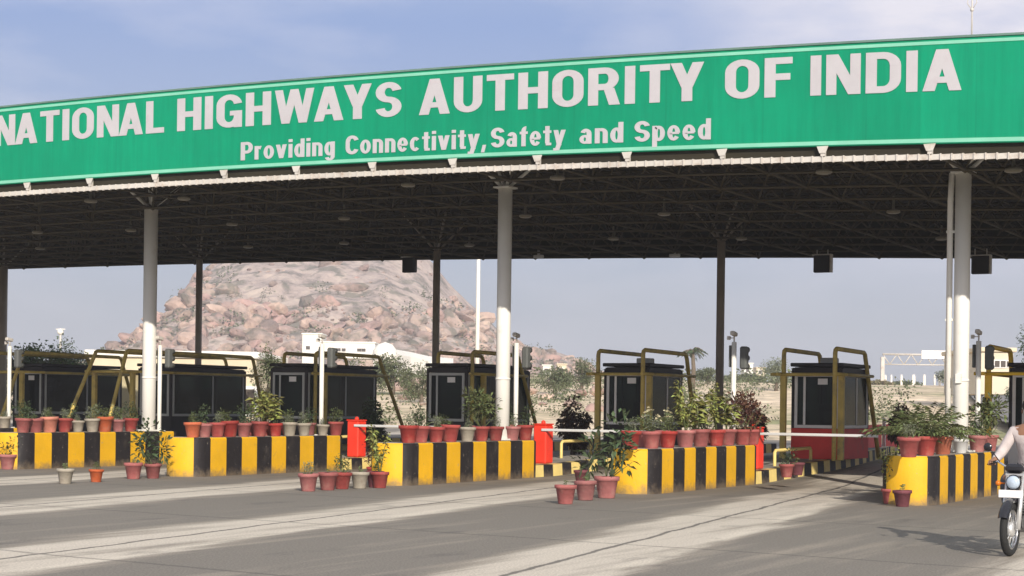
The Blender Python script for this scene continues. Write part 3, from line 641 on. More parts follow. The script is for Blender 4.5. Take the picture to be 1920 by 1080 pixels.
# front columns (every second island) and rear columns
fcols = {-2: (UR[-2] - .42, 29.9, .16), 0: (-25.85, 29.98, .155), 2: (-16.32, 29.48, .142), 4: (-7.10, 28.90, .132)}
for k, (u, v, r) in fcols.items():
    top = zf_b(u) - 0.05
    b = MB(); b.tube([(u, v, 0.0), (u, v, 3.0), (u, v, top)], r, 20); b.lathe([(r, 0), (r + .008, 0), (r + .008, .04), (r, .04)], (u, v, 1.95), 20); b.box((u, v, .77), (.42, .42, .03), 0)
    for dx, dy in ((.85, .85), (-.85, .85), (.85, -.85), (-.85, -.85)): b.tube([(u, v, top - .05), (u + dx, v + dy, top + 1.0)], .035, 6)
    b.box((u, v, top), (.36, .36, .03), 0)
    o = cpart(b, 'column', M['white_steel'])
    if k == 4:
        dpx = on_u(1787, 760, u - 0.18)
        d = MB(); d.tube([(u - .21, v - .02, .0), (u - .21, v - .02, 5.0), (u - .19, v - 0.02, top)], .05, 10)
        for z in (1.5, 3.0, 4.5): d.box((u - .19, v - .02, z), (.16, .05, .04), 0)
        d.box((u + 0.0, v - r - .02, 2.0), (.10, .05, .16), 0)
        d.build('drain_pipe', M['white_steel'], o)
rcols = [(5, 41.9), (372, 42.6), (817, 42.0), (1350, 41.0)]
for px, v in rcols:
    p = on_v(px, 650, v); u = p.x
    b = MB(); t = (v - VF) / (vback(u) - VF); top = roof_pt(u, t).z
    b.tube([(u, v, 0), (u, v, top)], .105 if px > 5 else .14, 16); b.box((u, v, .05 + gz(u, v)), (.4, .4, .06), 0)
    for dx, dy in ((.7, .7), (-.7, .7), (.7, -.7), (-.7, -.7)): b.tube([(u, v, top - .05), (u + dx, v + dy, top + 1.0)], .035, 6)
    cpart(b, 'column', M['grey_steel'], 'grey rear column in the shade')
# round lamps under the frame
lampm = MB(); lampm.lathe([(0.0, 0.0), (0.11, 0.0), (0.14, 0.02), (0.13, 0.06), (0.03, 0.09), (0.02, 0.35)], n=14)
lp0 = None
for i, (x, y) in enumerate(((765, 350), (345, 375), (170, 380), (645, 412), (435, 423), (245, 434), (70, 438), (465, 465), (645, 458), (1045, 337), (985, 408), (1545, 326), (1245, 404), (1675, 400), (1390, 450), (1150, 450), (1765, 450), (1900, 323), (75, 468), (880, 462))):
    z = 5.75
    for _ in range(4):
        p = on_z(x, y, z); t = max(0, min(1, (p.y - VF) / (vback(p.x) - VF))); z = roof_pt(p.x, t).z - 0.12
    o = lampm.build('canopy_lamp', M['lamp'], None) if lp0 is None else lp0.copy()
    if lp0 is None: lp0 = o
    else: COL.objects.link(o)
    o.location = (p.x, p.y, p.z)
    tag(o, 'small round lamp hanging under the dark truss canopy', 'lamp', 'round lamps under the canopy')
# hanging dark lane boxes at the rear edge
boxm = None
hb = ['in front of the hill', 'left of the tall right-hand column', 'just right of the tall right-hand column']
for i, (x, y) in enumerate(((768, 497), (1542, 495), (1839, 497))):
    p = on_v(x, y, 43.8); z1 = zback(p.x)
    r_ = empty('lane_signal', (p.x, 43.8, p.z), 'dark square lane signal under the rear canopy edge ' + hb[i], 'lane signal', 'square lane signals at the rear of the canopy')
    a = MB(); a.box((0, 0, 0), (.46, .16, .46), 0, bev=.02); a.build('housing', M['booth_dark'], r_)
    a = MB(); a.box((0, 0, .245), (.52, .22, .03), 0); a.tube([(-.15, 0, .25), (-.15, 0, z1 - p.z)], .015, 6); a.tube([(.15, 0, .25), (.15, 0, z1 - p.z)], .015, 6)
    if i: a.box((.245, 0, 0), (.03, .2, .46), 0)
    a.build('bracket', M['gutter'], r_)
for i, (x, y) in enumerate(((1010, 481), (1265, 479))):
    p = on_v(x, y, 44.2); a = MB(); a.box((0, 0, 0), (.30, .14, .09), 0, bev=.02); a.box((0, 0, .1), (.06, .06, .14), 0)
    tag(a.build('flood_light', M['boom'], None, p), ('small white floodlight on the rear canopy edge, ' + ('just right of the middle column', 'left of the thin grey rear column')[i]), 'floodlight', 'floodlights at the rear canopy edge')

# ------------------------------------------------------------------ sign board
sign = empty('sign_board', (-16, VF, 5.8), 'long green sign board with white capital lettering along the canopy front', 'sign')
def spart(mb, name, m, label=None):
    o = mb.build(name, m, sign); o.location = (16, -VF, -5.8)
    if label: o['label'] = label
    return o
su = [us[0] - .2 + i * .85 for i in range(int((us[-1] - us[0] + .4) / .85) + 2)]
def strip(z0f, z1f, y0, y1):
    b = MB(); vs = []; n = len(su)
    for k in range(4):
        for u in su:
            vs.append((u, (y0, y0, y1, y1)[k], (z0f, z1f, z1f, z0f)[k](u)))
    fs = [(r * n + i, r * n + i + 1, ((r + 1) % 4) * n + i + 1, ((r + 1) % 4) * n + i) for r in range(4) for i in range(n - 1)]
    fs += [(0, n, 2 * n, 3 * n), (n - 1, 2 * n - 1, 3 * n - 1, 4 * n - 1)]
    b.add(vs, fs); return b
spart(strip(zf_b, zf_t, VF, VF + .10), 'panel', M['green_sign'])
spart(strip(lambda u: zf_b(u) + .015, lambda u: zf_b(u) + .075, VF - .008, VF - .001), 'border', M['mint'])
spart(strip(lambda u: zf_t(u) - .09, lambda u: zf_t(u) - .04, VF - .008, VF - .001), 'border', M['mint'])
spart(strip(lambda u: zf_t(u) - .004, lambda u: zf_t(u) + .03, VF - .02, VF + .14), 'top_rail', M['sign_edge'])
BH = 1.606
ST, TH = .215, .165
def g_rect(x0, y0, x1, y1): return [[(x0, y0), (x1, y0), (x1, y1), (x0, y1)]]
def g_par(xb, yb, xt, yt, w): return [[(xb - w / 2, yb), (xb + w / 2, yb), (xt + w / 2, yt), (xt - w / 2, yt)]]
def g_arc(cx, cy, rx, ry, a0, a1, wx=None, wy=None):
    wx = ST if wx is None else wx; wy = TH if wy is None else wy; n = max(3, int(abs(a1 - a0) / 15)); out = []
    for i in range(n):
        p = [math.radians(a0 + (a1 - a0) * k / n) for k in (i, i + 1)]
        out.append([(cx + (rx - wx) * math.cos(p[0]), cy + (ry - wy) * math.sin(p[0])), (cx + rx * math.cos(p[0]), cy + ry * math.sin(p[0])), (cx + rx * math.cos(p[1]), cy + ry * math.sin(p[1])), (cx + (rx - wx) * math.cos(p[1]), cy + (ry - wy) * math.sin(p[1]))])
    return out
def glyph(c):
    S, T, R, P, A = ST, TH, g_rect, g_par, g_arc
    X = .74; s, t = .19, .145     # lowercase: x-height and strokes
    O = A(.34, .68, .34, .32, 0, 180) + A(.34, .32, .34, .32, 180, 360)
    ring = lambda cx, rx=.25, a0=0, a1=360: A(cx, X / 2, rx, X / 2, a0, a1, s, t)
    return {
     'A': (.72, P(.11, 0, .36, 1, .23) + P(.61, 0, .36, 1, .23) + R(.2, .19, .52, .34)), 'T': (.62, R(0, 1 - T, .62, 1) + R(.31 - S / 2, 0, .31 + S / 2, 1 - T)), 'I': (S, R(0, 0, S, 1)),
     'O': (.68, O + R(0, .32, S, .68) + R(.68 - S, .32, .68, .68)), 'N': (.68, R(0, 0, S * .95, 1) + R(.68 - S * .95, 0, .68, 1) + P(.56, 0, .12, 1, .24)), 'L': (.54, R(0, 0, S, 1) + R(S, 0, .54, T)),
     'H': (.66, R(0, 0, S, 1) + R(.66 - S, 0, .66, 1) + R(S, .42, .66 - S, .59)), 'G': (.68, A(.34, .68, .34, .32, 8, 180) + A(.34, .32, .34, .32, 180, 350) + R(0, .32, S, .68) + R(.68 - S, .0, .68, .5) + R(.36, .36, .68 - S, .5)),
     'W': (1.0, P(.28, 0, .10, 1, .2) + P(.28, 0, .50, 1, .2) + P(.72, 0, .50, 1, .2) + P(.72, 0, .90, 1, .2)), 'Y': (.68, R(.34 - S / 2, 0, .34 + S / 2, .42) + P(.34, .36, .115, 1, .23) + P(.34, .36, .565, 1, .23)),
     'S': (.62, A(.31, .71, .31, .29, 12, 270) + A(.31, .29, .31, .29, 90, -168)), 'U': (.66, R(0, .32, S, 1) + R(.66 - S, .32, .66, 1) + A(.33, .32, .33, .32, 180, 360)),
     'R': (.68, R(0, 0, S, 1) + R(S, 1 - T, .36, 1) + R(S, .40, .36, .40 + T) + A(.36, .70, .29, .30, -90, 90) + P(.565, 0, .44, .45, .23)), 'F': (.54, R(0, 0, S, 1) + R(S, 1 - T, .54, 1) + R(S, .43, .50, .43 + T)),
     'D': (.68, R(0, 0, S, 1) + R(S, 0, .34, T) + R(S, 1 - T, .34, 1) + A(.34, .66, .34, .34, 0, 90) + A(.34, .34, .34, .34, 270, 360) + R(.68 - S, .34, .68, .66)),
     'P': (.62, R(0, 0, S, 1) + R(S, 1 - T, .33, 1) + R(S, .36, .33, .36 + T) + A(.33, .68, .29, .32, -90, 90)), 'C': (.64, A(.34, .68, .32, .32, 15, 180) + A(.34, .32, .32, .32, 180, 345) + R(.02, .32, S, .68)),
     'r': (.36, R(0, 0, s, X) + A(.30, X - .26, .20, .26, 75, 150, s, t)), 'o': (.52, ring(.26, .26)), 'v': (.54, P(.27, 0, .10, X, .2) + P(.27, 0, .44, X, .2)), 'i': (s, R(0, 0, s, X) + R(0, .84, s, 1.0)),
     'd': (.50, ring(.24, .24) + R(.50 - s, 0, .50, 1)), 'n': (.50, R(0, 0, s, X) + A(.27, X - .26, .23, .26, 0, 130, s, t) + R(.50 - s, 0, .50, X - .26)), 'g': (.50, ring(.24, .24) + R(.50 - s, -.05, .50, X) + A(.26, -.05, .24, .22, 195, 360, s, .13)),
     'e': (.50, ring(.25, .25, 0, 325) + R(.1, X / 2 - .06, .46, X / 2 + .05)), 'c': (.48, ring(.25, .25, 42, 318)), 't': (.36, R(.09, .1, .09 + s, .96) + R(0, X - .13, .36, X) + R(.12, 0, .36, .13)),
     'y': (.54, P(.26, -.02, .10, X, .2) + P(.16, -.27, .44, X, .2) + R(.0, -.28, .15, -.15)), ',': (.2, P(.04, -.22, .12, .16, .15)), 'a': (.50, A(.25, X - .26, .22, .26, 0, 160, s, t) + R(.47 - s, 0, .47, X - .24) + A(.21, .22, .21, .22, 0, 360, s * .85, .12)),
     'f': (.36, R(.08, 0, .08 + s, .8) + A(.29, .78, .21, .22, 90, 180, s, t) + R(0, X - .13, .36, X)), 'p': (.50, R(0, -.28, s, X) + ring(.26, .24)), }[c]
def word(txt, x0, x1, ypx, base, cap):
    adv = 0; items = []; gap = .10
    for c in txt:
        w, polys = glyph(c); kern = -.09 if (c in 'A' and items and txt[len(items) - 1] in 'WTN') or (c == 'Y') else 0
        adv += kern * (c != txt[0]); items.append((adv, polys)); adv += w + gap
    adv -= gap; ua = on_v(x0, ypx, VF).x; ub = on_v(x1, ypx, VF).x; k = (ub - ua) / adv; mb = MB(); i = 0
    for off, polys in items:
        for pl in polys:
            i += 1; d = .010 + .0003 * (i % 9); vs = []
            for dd in (d, .002):
                for (x, y) in pl:
                    uu = ua + (off + x) * k; vs.append((uu, VF - dd, zf_b(uu) + (base + y * (cap - base)) * BH))
            mb.add(vs, [(0, 1, 2, 3), (7, 6, 5, 4), (0, 4, 5, 1), (1, 5, 6, 2), (2, 6, 7, 3), (3, 7, 4, 0)])
    o = spart(mb, 'lettering', M['letter'], 'white word ' + txt.strip(','))
for w_ in (('NATIONAL', -9, 308, 230), ('HIGHWAYS', 333, 753, 205), ('AUTHORITY', 787, 1320, 165), ('OF', 1360, 1486, 145), ('INDIA', 1520, 1803, 135)): word(*w_, .50, .895)
for w_ in (('Providing', 452, 628, 280), ('Connectivity,', 648, 912, 270), ('Safety', 921, 1061, 255), ('and', 1087, 1169, 250), ('Speed', 1190, 1333, 250)): word(*w_, .10, .315)
p = on_v(1822, 66, VF + .05)
a = MB(); a.tube([(0, 0, -.1), (0, 0, .45), (0, 0, 1.15)], [.014, .011, .008], 6)
for s_ in (-1, 1): a.tube([(0, 0, .42), (s_ * .07, 0, .52), (s_ * .06, 0, .62)], .007, 5)
a.ball((0, 0, .42), .03, 8)
tag(a.build('lightning_rod', M['gutter'], None, (p.x, VF + .05, zf_t(p.x))), 'thin forked lightning rod standing on top of the green sign', 'lightning rod')

# ------------------------------------------------------------------ striped blocks and kerbs
BN = {-1: 'edge block', 0: 'leftmost block', 1: 'second block', 2: 'middle block', 3: 'fourth block', 4: 'rightmost block'}
BH_ = 0.75
SE = .651; PP = .4875
def block(k):
    ur, vn = UR[k], VN[k]; R_ = BW / 2; vs0 = vn + 0.50     # straight side starts here
    L_end = vn + SE + 9 * PP + 0.02
    # outline with arc-length along the right side measured as v
    pts = []; cols = []
    na = 28
    for i in range(na + 1):
        a = PI - PI * i / na
        pts.append((ur - R_ + R_ * math.cos(a), vs0 - R_ * 0.92 * math.sin(a)))
    bounds = [vn + SE + j * PP + (0, .0)[j % 2] for j in range(10)]
    right = [(ur, v) for v in bounds] + [(ur, L_end + .06)]
    left = [(ur - BW, v) for v in bounds][::-1]
    loop = pts + right + [(ur - BW, L_end + .06)] + left
    n = len(loop); b = MB(); vs = []
    lv = [(0.0, 0.0), (0.0, BH_ - .03), (0.02, BH_)]
    cx = ur - R_
    for ins, z in lv:
        for (x, y) in loop:
            sx = 1 - ins / R_; vs.append((cx + (x - cx) * sx, y + (ins if y < vs0 else (-ins if y > L_end else 0)), z))
    def colr(i):
        if i < na:
            a = 180 - 180 * (i + .5) / na          # degrees, 0 = right side, 90 = tip
            return 0 if 38 < a < 138 else 1
        j = i - na
        if j == 0: return 1
        if j <= len(bounds): return (j - 1) % 2 if True else 0
        if j == len(bounds) + 1: return 0
        return (j) % 2
    for r_ in range(2):
        for i in range(n):
            b.f.append((r_ * n + i, r_ * n + (i + 1) % n, (r_ + 1) * n + (i + 1) % n, (r_ + 1) * n + i)); b.mi.append(colr(i)); b.sm.append(i < na and r_ == 0)
    b.f.append(tuple(2 * n + i for i in range(n))); b.mi.append(2); b.sm.append(False)
    b.v = vs
    o = b.build('crash_block', [M['yellow'], M['black'], M['concrete']])
    nm = {-1: 'at the far left edge', 0: 'around the leftmost front column', 1: 'second from the left, red cabinet at its end', 2: 'holding the middle front column', 3: 'beside three red pots on the road', 4: 'rightmost, beside the motorcycle'}[k]
    tag(o, 'yellow and black striped block ' + nm, 'concrete block', 'striped concrete blocks at the lane islands')
    return o
for k in (-1, 0, 1, 2, 3, 4): block(k)
KN = {-2: 'far left', -1: 'left edge', 0: 'leftmost column', 1: 'second block', 2: 'middle column', 3: 'fourth block', 4: 'rightmost block'}
for k in (-2, -1, 0, 1, 2, 3, 4):
    ur = UR[k] - .02; v0_ = VN[k] + SE + 9 * PP + .09; b = MB(); ul = ur - 1.25; v = v0_; i = 0; kh = .24; vend = 44.0
    while v < vend:
        v2 = v + .42; fl = 0.0
        fx = lambda q: ur - (0.0 if q < 34.5 else 0.014 * (q - 34.5) ** 2) * (k == 3)
        g0, g1 = gz(0, v), gz(0, v2)
        vs = [(ul, v, g0 - .3), (fx(v), v, g0 - .3), (fx(v) - .03, v, g0 + kh), (ul, v, g0 + kh), (ul, v2, g1 - .3), (fx(v2), v2, g1 - .3), (fx(v2) - .03, v2, g1 + kh), (ul, v2, g1 + kh)]
        mi = i % 2
        b.add(vs, [(1, 5, 6, 2)], mi); b.add(vs, [(2, 6, 7, 3)], 2); b.add(vs, [(0, 3, 7, 4)], mi)
        # painted top edge of the kerb
        e = [(fx(v) - .03, v, g0 + kh + .004), (fx(v) - .20, v, g0 + kh + .004), (fx(v2) - .20, v2, g1 + kh + .004), (fx(v2) - .03, v2, g1 + kh + .004)]
        b.add(e, [(0, 1, 2, 3)], mi)
        if i == 0: b.add(vs, [(0, 1, 2, 3)], mi)
        v = v2; i += 1
    tag(b.build('kerb_island', [M['pale_yellow'], M['black'], M['concrete']]), 'low lane island with striped kerb edge behind the ' + KN[k], 'kerb', 'kerbed lane islands')

# ------------------------------------------------------------------ booths, guards
BOOTHN = {-2: 'at the far left edge', -1: 'behind the leftmost white column', 0: 'behind the second striped block', 1: 'beside the middle white column', 2: 'behind the fourth striped block, croton plants in front', 3: 'above the red panels, between the two right-hand blocks', 4: 'at the right edge, bright yellow guard before it'}
def booth(k, v0_, v1_, ul, ur):
    root = empty('toll_booth', ((ul + ur) / 2, v0_, gz(0, v0_) + .24), 'dark glazed toll booth with flat roof ' + BOOTHN[k], 'toll booth', 'toll booths under the canopy')
    W, D = ur - ul, v1_ - v0_; zr = 2.38 - root.location.z; sill = 1.03 - root.location.z
    zt0 = zr - .2
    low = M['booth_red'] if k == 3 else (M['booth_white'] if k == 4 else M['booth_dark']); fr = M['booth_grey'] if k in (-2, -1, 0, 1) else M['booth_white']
    a = MB(); t = .05
    a.box((0, t / 2, sill / 2), (W, t, sill), 0); a.box((0, D - t / 2, sill / 2), (W, t, sill), 0)
    a.box((-W / 2 + t / 2, D / 2, sill / 2), (t, D - 2 * t - .004, sill), 0); a.box((W / 2 - t / 2, D / 2, sill / 2), (t, D - 2 * t - .004, sill), 0)
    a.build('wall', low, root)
    a = MB(); a.box((0, D / 2, zr - .05), (W - .1, D - .1, .06), 0); a.box((0, D / 2, sill + .001), (W - .12, D - .12, .02), 0)
    a.box((-.1, D * .55, sill + .30), (.40, .10, .5), 0, bev=.04); a.build('interior', M['interior'], root)
    a = MB(); a.box((.16, D * .3, sill + .25), (.34, .04, .24), 0, Matrix.Rotation(.4, 3, 'Z'), .01); a.box((.16, D * .3, sill + .08), (.05, .05, .14), 0); a.box((-.28, D * .25, sill + .06), (.24, .18, .10), 0, bev=.01); a.build('counter_equipment', M['booth_grey'], root)
    a = MB(); a.box((W * .12, -.008, zt0 - .13), (.22, .006, .13), 0); a.build('notice', M['booth_white'], root)
    a = MB()      # corner posts and mullions
    for sx in (-1, 1):
        for sy in (0, 1): a.box((sx * (W / 2 - .03), .03 + sy * (D - .06), (sill + zr) / 2 - .03), (.06, .06, zr - sill - .06), 0)
    a.box((0, .03, zr - .09), (W - .13, .056, .12), 0); a.box((0, D - .03, zr - .09), (W - .13, .056, .12), 0)
    for sx in (-1, 1): a.box((sx * (W / 2 - .03), D / 2, zr - .09), (.056, D - .13, .12), 0)
    a.build('corner_frame', M['booth_dark'] if k < 2 else M['booth_dark'], root)
    def win(x0, x1, y0, y1, z0, z1, sash):
        f = MB(); w = .065
        if abs(y1 - y0) < 1e-6:
            xm = (x0 + x1) / 2
            for xx in (x0 + w / 2, x1 - w / 2): f.box((xx, y0, (z0 + z1) / 2), (w, .045, z1 - z0), 0)
            for zz in (z0 + w / 2, z1 - w / 2): f.box((xm, y0, zz), (x1 - x0 - 2 * w - .004, .045, w), 0)
            if sash: f.box((x0 + (x1 - x0) * sash, y0 + .006, (z0 + z1) / 2), (w * .8, .03, z1 - z0 - 2 * w - .01), 0)
            g = MB(); g.box((xm, y0, (z0 + z1) / 2), (x1 - x0 - 2 * w, .01, z1 - z0 - 2 * w), 0)
        else:
            ym = (y0 + y1) / 2
            for yy in (y0 + w / 2, y1 - w / 2): f.box((x0, yy, (z0 + z1) / 2), (.045, w, z1 - z0), 0)
            for zz in (z0 + w / 2, z1 - w / 2): f.box((x0, ym, zz), (.045, y1 - y0 - 2 * w - .004, w), 0)
            if sash: f.box((x0 + .006, y0 + (y1 - y0) * sash, (z0 + z1) / 2), (.03, w * .8, z1 - z0 - 2 * w - .01), 0)
            g = MB(); g.box((x0, ym, (z0 + z1) / 2), (.01, y1 - y0 - 2 * w, z1 - z0 - 2 * w), 0)
        o = f.build('window', fr, root); g.build('pane', M['glass'], o)
    zt = zr - .16
    win(-W / 2 + .07, W / 2 - .07, .02, .02, sill + .01, zt, .22)
    win(-W / 2 + .07, W / 2 - .07, D - .02, D - .02, sill + .01, zt, 0)
    win(W / 2 - .02, 0, .08, D - .08, sill + .01, zt, .55); win(-W / 2 + .02, 0, .08, D - .08, sill + .01, zt, .5)
    a = MB(); a.box((0, D / 2, zr + .035), (W + .05, D + .08, .08), 0, bev=.015)
    rf = a.build('roof', M['booth_dark'], root)
    if k in (2, 3):
        a = MB(); a.box((-W * .2, D * .8, zr + .152), (.35, .3, .16), 0, bev=.02); a.build('air_unit', M['booth_grey'], rf)
for k in (-2, -1, 0, 1, 2, 3, 4):
    uc = UR[k] - .44; w = .60
    booth(k, 35.35, 37.3 if k > 1 else 38.6, uc - w + .04, uc + w - .02)
GN = {-2: 'at the far left edge', -1: 'with struts slanting at both ends, behind leftmost column', 0: 'behind the second striped block', 1: 'beside the middle column', 2: 'in front of the booth with crotons', 3: 'on the island with red panels', 4: 'bright yellow, at the right edge'}
def guard(k, L_, R_, m):
    """hoops L_ and R_: (front foot v, front top v, rear top v, rear foot v)"""
    uc = UR[k] - .44; g = gz(0, 35) + .24
    root = empty('crash_guard', (uc, 35, g), 'yellow pipe crash guard round the booth ' + GN[k], 'crash guard', 'pipe crash guards round the booths')
    zt = 2.74 - g; r = .050
    for hp, u in ((L_, uc - .68), (R_, uc + .62)):
        ff, ft, rt, rf_ = [q - 35 for q in hp]; du_ = u - uc
        a = MB(); a.tube([(du_, ff, 0), (du_, ft, zt - .10), (du_, ft + .03, zt - .03), (du_, ft + .10, zt), (du_, rt - .10, zt - .02), (du_, rt, zt - .07), (du_, rt + .05, zt - .18), (du_, rf_, 0)], r, 9)
        a.build('hoop', m, root)
    for u in (-.68, .62):
        a = MB(); a.box((u, L_[1] - 35 + .0, (2.2 - g) / 2), (.13, .10, 2.2 - g), 0, bev=.01); a.build('post', m, root)
    a = MB(); z = 2.20 - g
    a.tube([(-.95, L_[1] - 35 - .06, z), (.62, L_[1] - 35 - .06, z)], .035, 8); a.tube([(.70, R_[1] - 35 - .25, z), (.70, R_[2] - 35 + .35, z)], .035, 8); a.tube([(-.74, L_[1] - 35 - .25, z), (-.74, L_[2] - 35 + .3, z)], .035, 8)
    a.build('crossbar', m, root)
def vat(px, k, side, z=2.7, py=665): return on_u(px, py, UR[k] - .44 + side).y
gb = M['guard']
guard(3, (vat(1470, 3, -.68),) * 2 + (vat(1537, 3, -.68), vat(1560, 3, -.68)), (vat(1566, 3, .62),) * 2 + (vat(1622, 3, .62), vat(1650, 3, .62)), gb)
guard(2, (vat(1122, 2, -.68),) * 2 + (vat(1206, 2, -.68), vat(1225, 2, -.68)), (vat(1206, 2, .62),) * 2 + (vat(1287, 2, .62), vat(1310, 2, .62)), gb)
guard(1, (vat(822, 1, -.68),) * 2 + (vat(905, 1, -.68), vat(945, 1, -.68)), (vat(886, 1, .62),) * 2 + (vat(972, 1, .62), vat(1018, 1, .62)), gb)
guard(0, (vat(533, 0, -.68),) * 2 + (vat(648, 0, -.68), vat(680, 0, -.68)), (vat(592, 0, .62),) * 2 + (vat(712, 0, .62), vat(768, 0, .62)), gb)
guard(-1, (vat(112, -1, -.68), vat(178, -1, -.68), vat(422, -1, -.68), vat(462, -1, -.68)), (vat(196, -1, .62), vat(236, -1, .62), vat(474, -1, .62), vat(505, -1, .62)), gb)
guard(-2, (33.5, 34.5, 38.5, 39.5), (33.5, 34.5, 38.5, 39.5), gb)
guard(4, (34.05, 34.05, 36, 36.6), (34.05, 34.05, 36, 36.6), M['guard_sunlit'])
# red low panels with pale posts along the island of the fourth block
for i, (x0, x1) in enumerate(((1617, 1652), (1657, 1700))):
    p0 = on_z(x0, 848 - i * 6, .35); p1 = on_z(x1, 842 - i * 6, .35)
    r_ = empty('red_panel_fence', (p0.x, p0.y, .3), 'low red panel with pale post behind the striped kerb, ' + ('nearer the booth' if i == 0 else 'nearer the rightmost block'), 'panel', 'red panels along the kerb')
    d = p1 - p0; d.z = 0; an = math.atan2(d.y, d.x); rot = Matrix.Rotation(an, 3, 'Z')
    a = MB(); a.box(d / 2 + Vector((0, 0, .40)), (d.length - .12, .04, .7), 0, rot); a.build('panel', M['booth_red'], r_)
    a = MB(); a.box((0, 0, .45), (.09, .09, .95), 0, rot, .01); a.build('post', M['booth_white'], r_)
# signal posts
PSN = {-1: 'at the far left edge', 0: 'just right of the leftmost white column', 1: 'over the second striped block', 2: 'right of the middle column', 3: 'over the fourth striped block', 4: 'right of the tall right-hand column'}
for k, v in ((-1, 30.06), (0, 30.15), (1, 30.02), (2, 30.33), (3, 30.64), (4, 30.92)):
    u = U0 + SP * k - .42
    root = empty('signal_post', (u, v, .0), 'slim white post with dark signal box ' + PSN[k], 'signal post', 'slim white signal posts on the islands')
    a = MB(); a.tube([(0, 0, .2), (0, 0, 2.72)], .048, 12); a.box((0, 0, .76), (.2, .2, .02), 0); a.build('pole', M['white_steel'], root)
    a = MB(); a.box((.17, .10, 2.42), (.14, .16, .44), 0, bev=.03)
    for z in (2.26, 2.42, 2.58): a.lathe([(.05, .0), (.06, .08), (.055, .08)], (.17, .18, z), 12, 0, 'Y')
    a.build('signal_box', M['sigdark'], root)
    a = MB(); a.box((-.10, .1, 2.45), (.05, .12, .42), 0, bev=.01); a.build('side_plate', M['sigdark'], root)
    a = MB(); a.tube([(0, 0, 2.72), (0, 0, 2.84)], .015, 6); a.box((0, -.02, 2.88), (.09, .2, .08), 0, Matrix.Rotation(-.15, 3, 'X'), .015); a.box((-.11, 0, 2.80), (.05, .07, .07), 0); a.tube([(0, 0, 2.8), (-.1, 0, 2.8)], .01, 6)
    a.build('camera', M['gutter'], root)
# boom barriers
BRN = {0: 'beside the leftmost long striped block', 1: 'at the end of the second striped block', 2: 'right of the middle striped block', 3: 'at the end of the fourth block'}
for k, px, boomlen in ((1, 668, 2.1), (2, 1018, 2.6), (3, 1413, 2.5)):
    uc = UR[k] - .42; v = 31.4 if px is None else on_u(px, 870, uc).y
    root = empty('boom_barrier', (uc, v, gz(0, v) + .24), 'red boom barrier cabinet with white arm ' + BRN[k], 'boom barrier', 'red boom barriers')
    a = MB(); a.box((0, 0, .40), (.30, .34, .80), 0, bev=.025); a.box((0, -.005, .815), (.32, .36, .03), 0, bev=.01); a.ball((0, 0, .85), .05, 8); a.build('cabinet', M['red'], root)
    a = MB(); a.box((0, 0, -.06), (.34, .38, .12), 0); a.build('plinth', M['yellow'], root)
    a = MB(); a.box((.05 + boomlen / 2, -.186, .70), (boomlen, .035, .055), 0, bev=.01); a.build('arm', M['boom'], root)
# small yellow hoops on the kerb edge
for i, (k, pa, pb, ya, yb) in enumerate(((2, (1052, 878), (1108, 872), 828, 826), (3, (1452, 893), (1520, 880), 845, 831), (1, (632, 868), (655, 866), 820, 818))):
    z0 = .08; A_ = on_z(*pa, z0); 
    # hoop stands along the lane direction
    uc = A_.x; B_ = on_u(pb[0], 850, uc)
    zt = on_u(pa[0], ya, uc).z; 
    a = MB(); a.tube([(0, 0, -.08), (0, 0, zt - z0 - .04), (0, .05, zt - z0), (0, B_.y - A_.y - .05, zt - z0 + .02), (0, B_.y - A_.y, zt - z0 - .03), (0, B_.y - A_.y, -.04)], .035, 8)
    tag(a.build('guard_hoop', M['pale_yellow'], None, (uc, A_.y, z0)), 'low pale yellow pipe hoop ' + ('right of the red cabinet by the middle block', 'between the fourth block and the red panels', 'by the red cabinet of the second block')[i], 'guard hoop', 'low yellow pipe hoops')

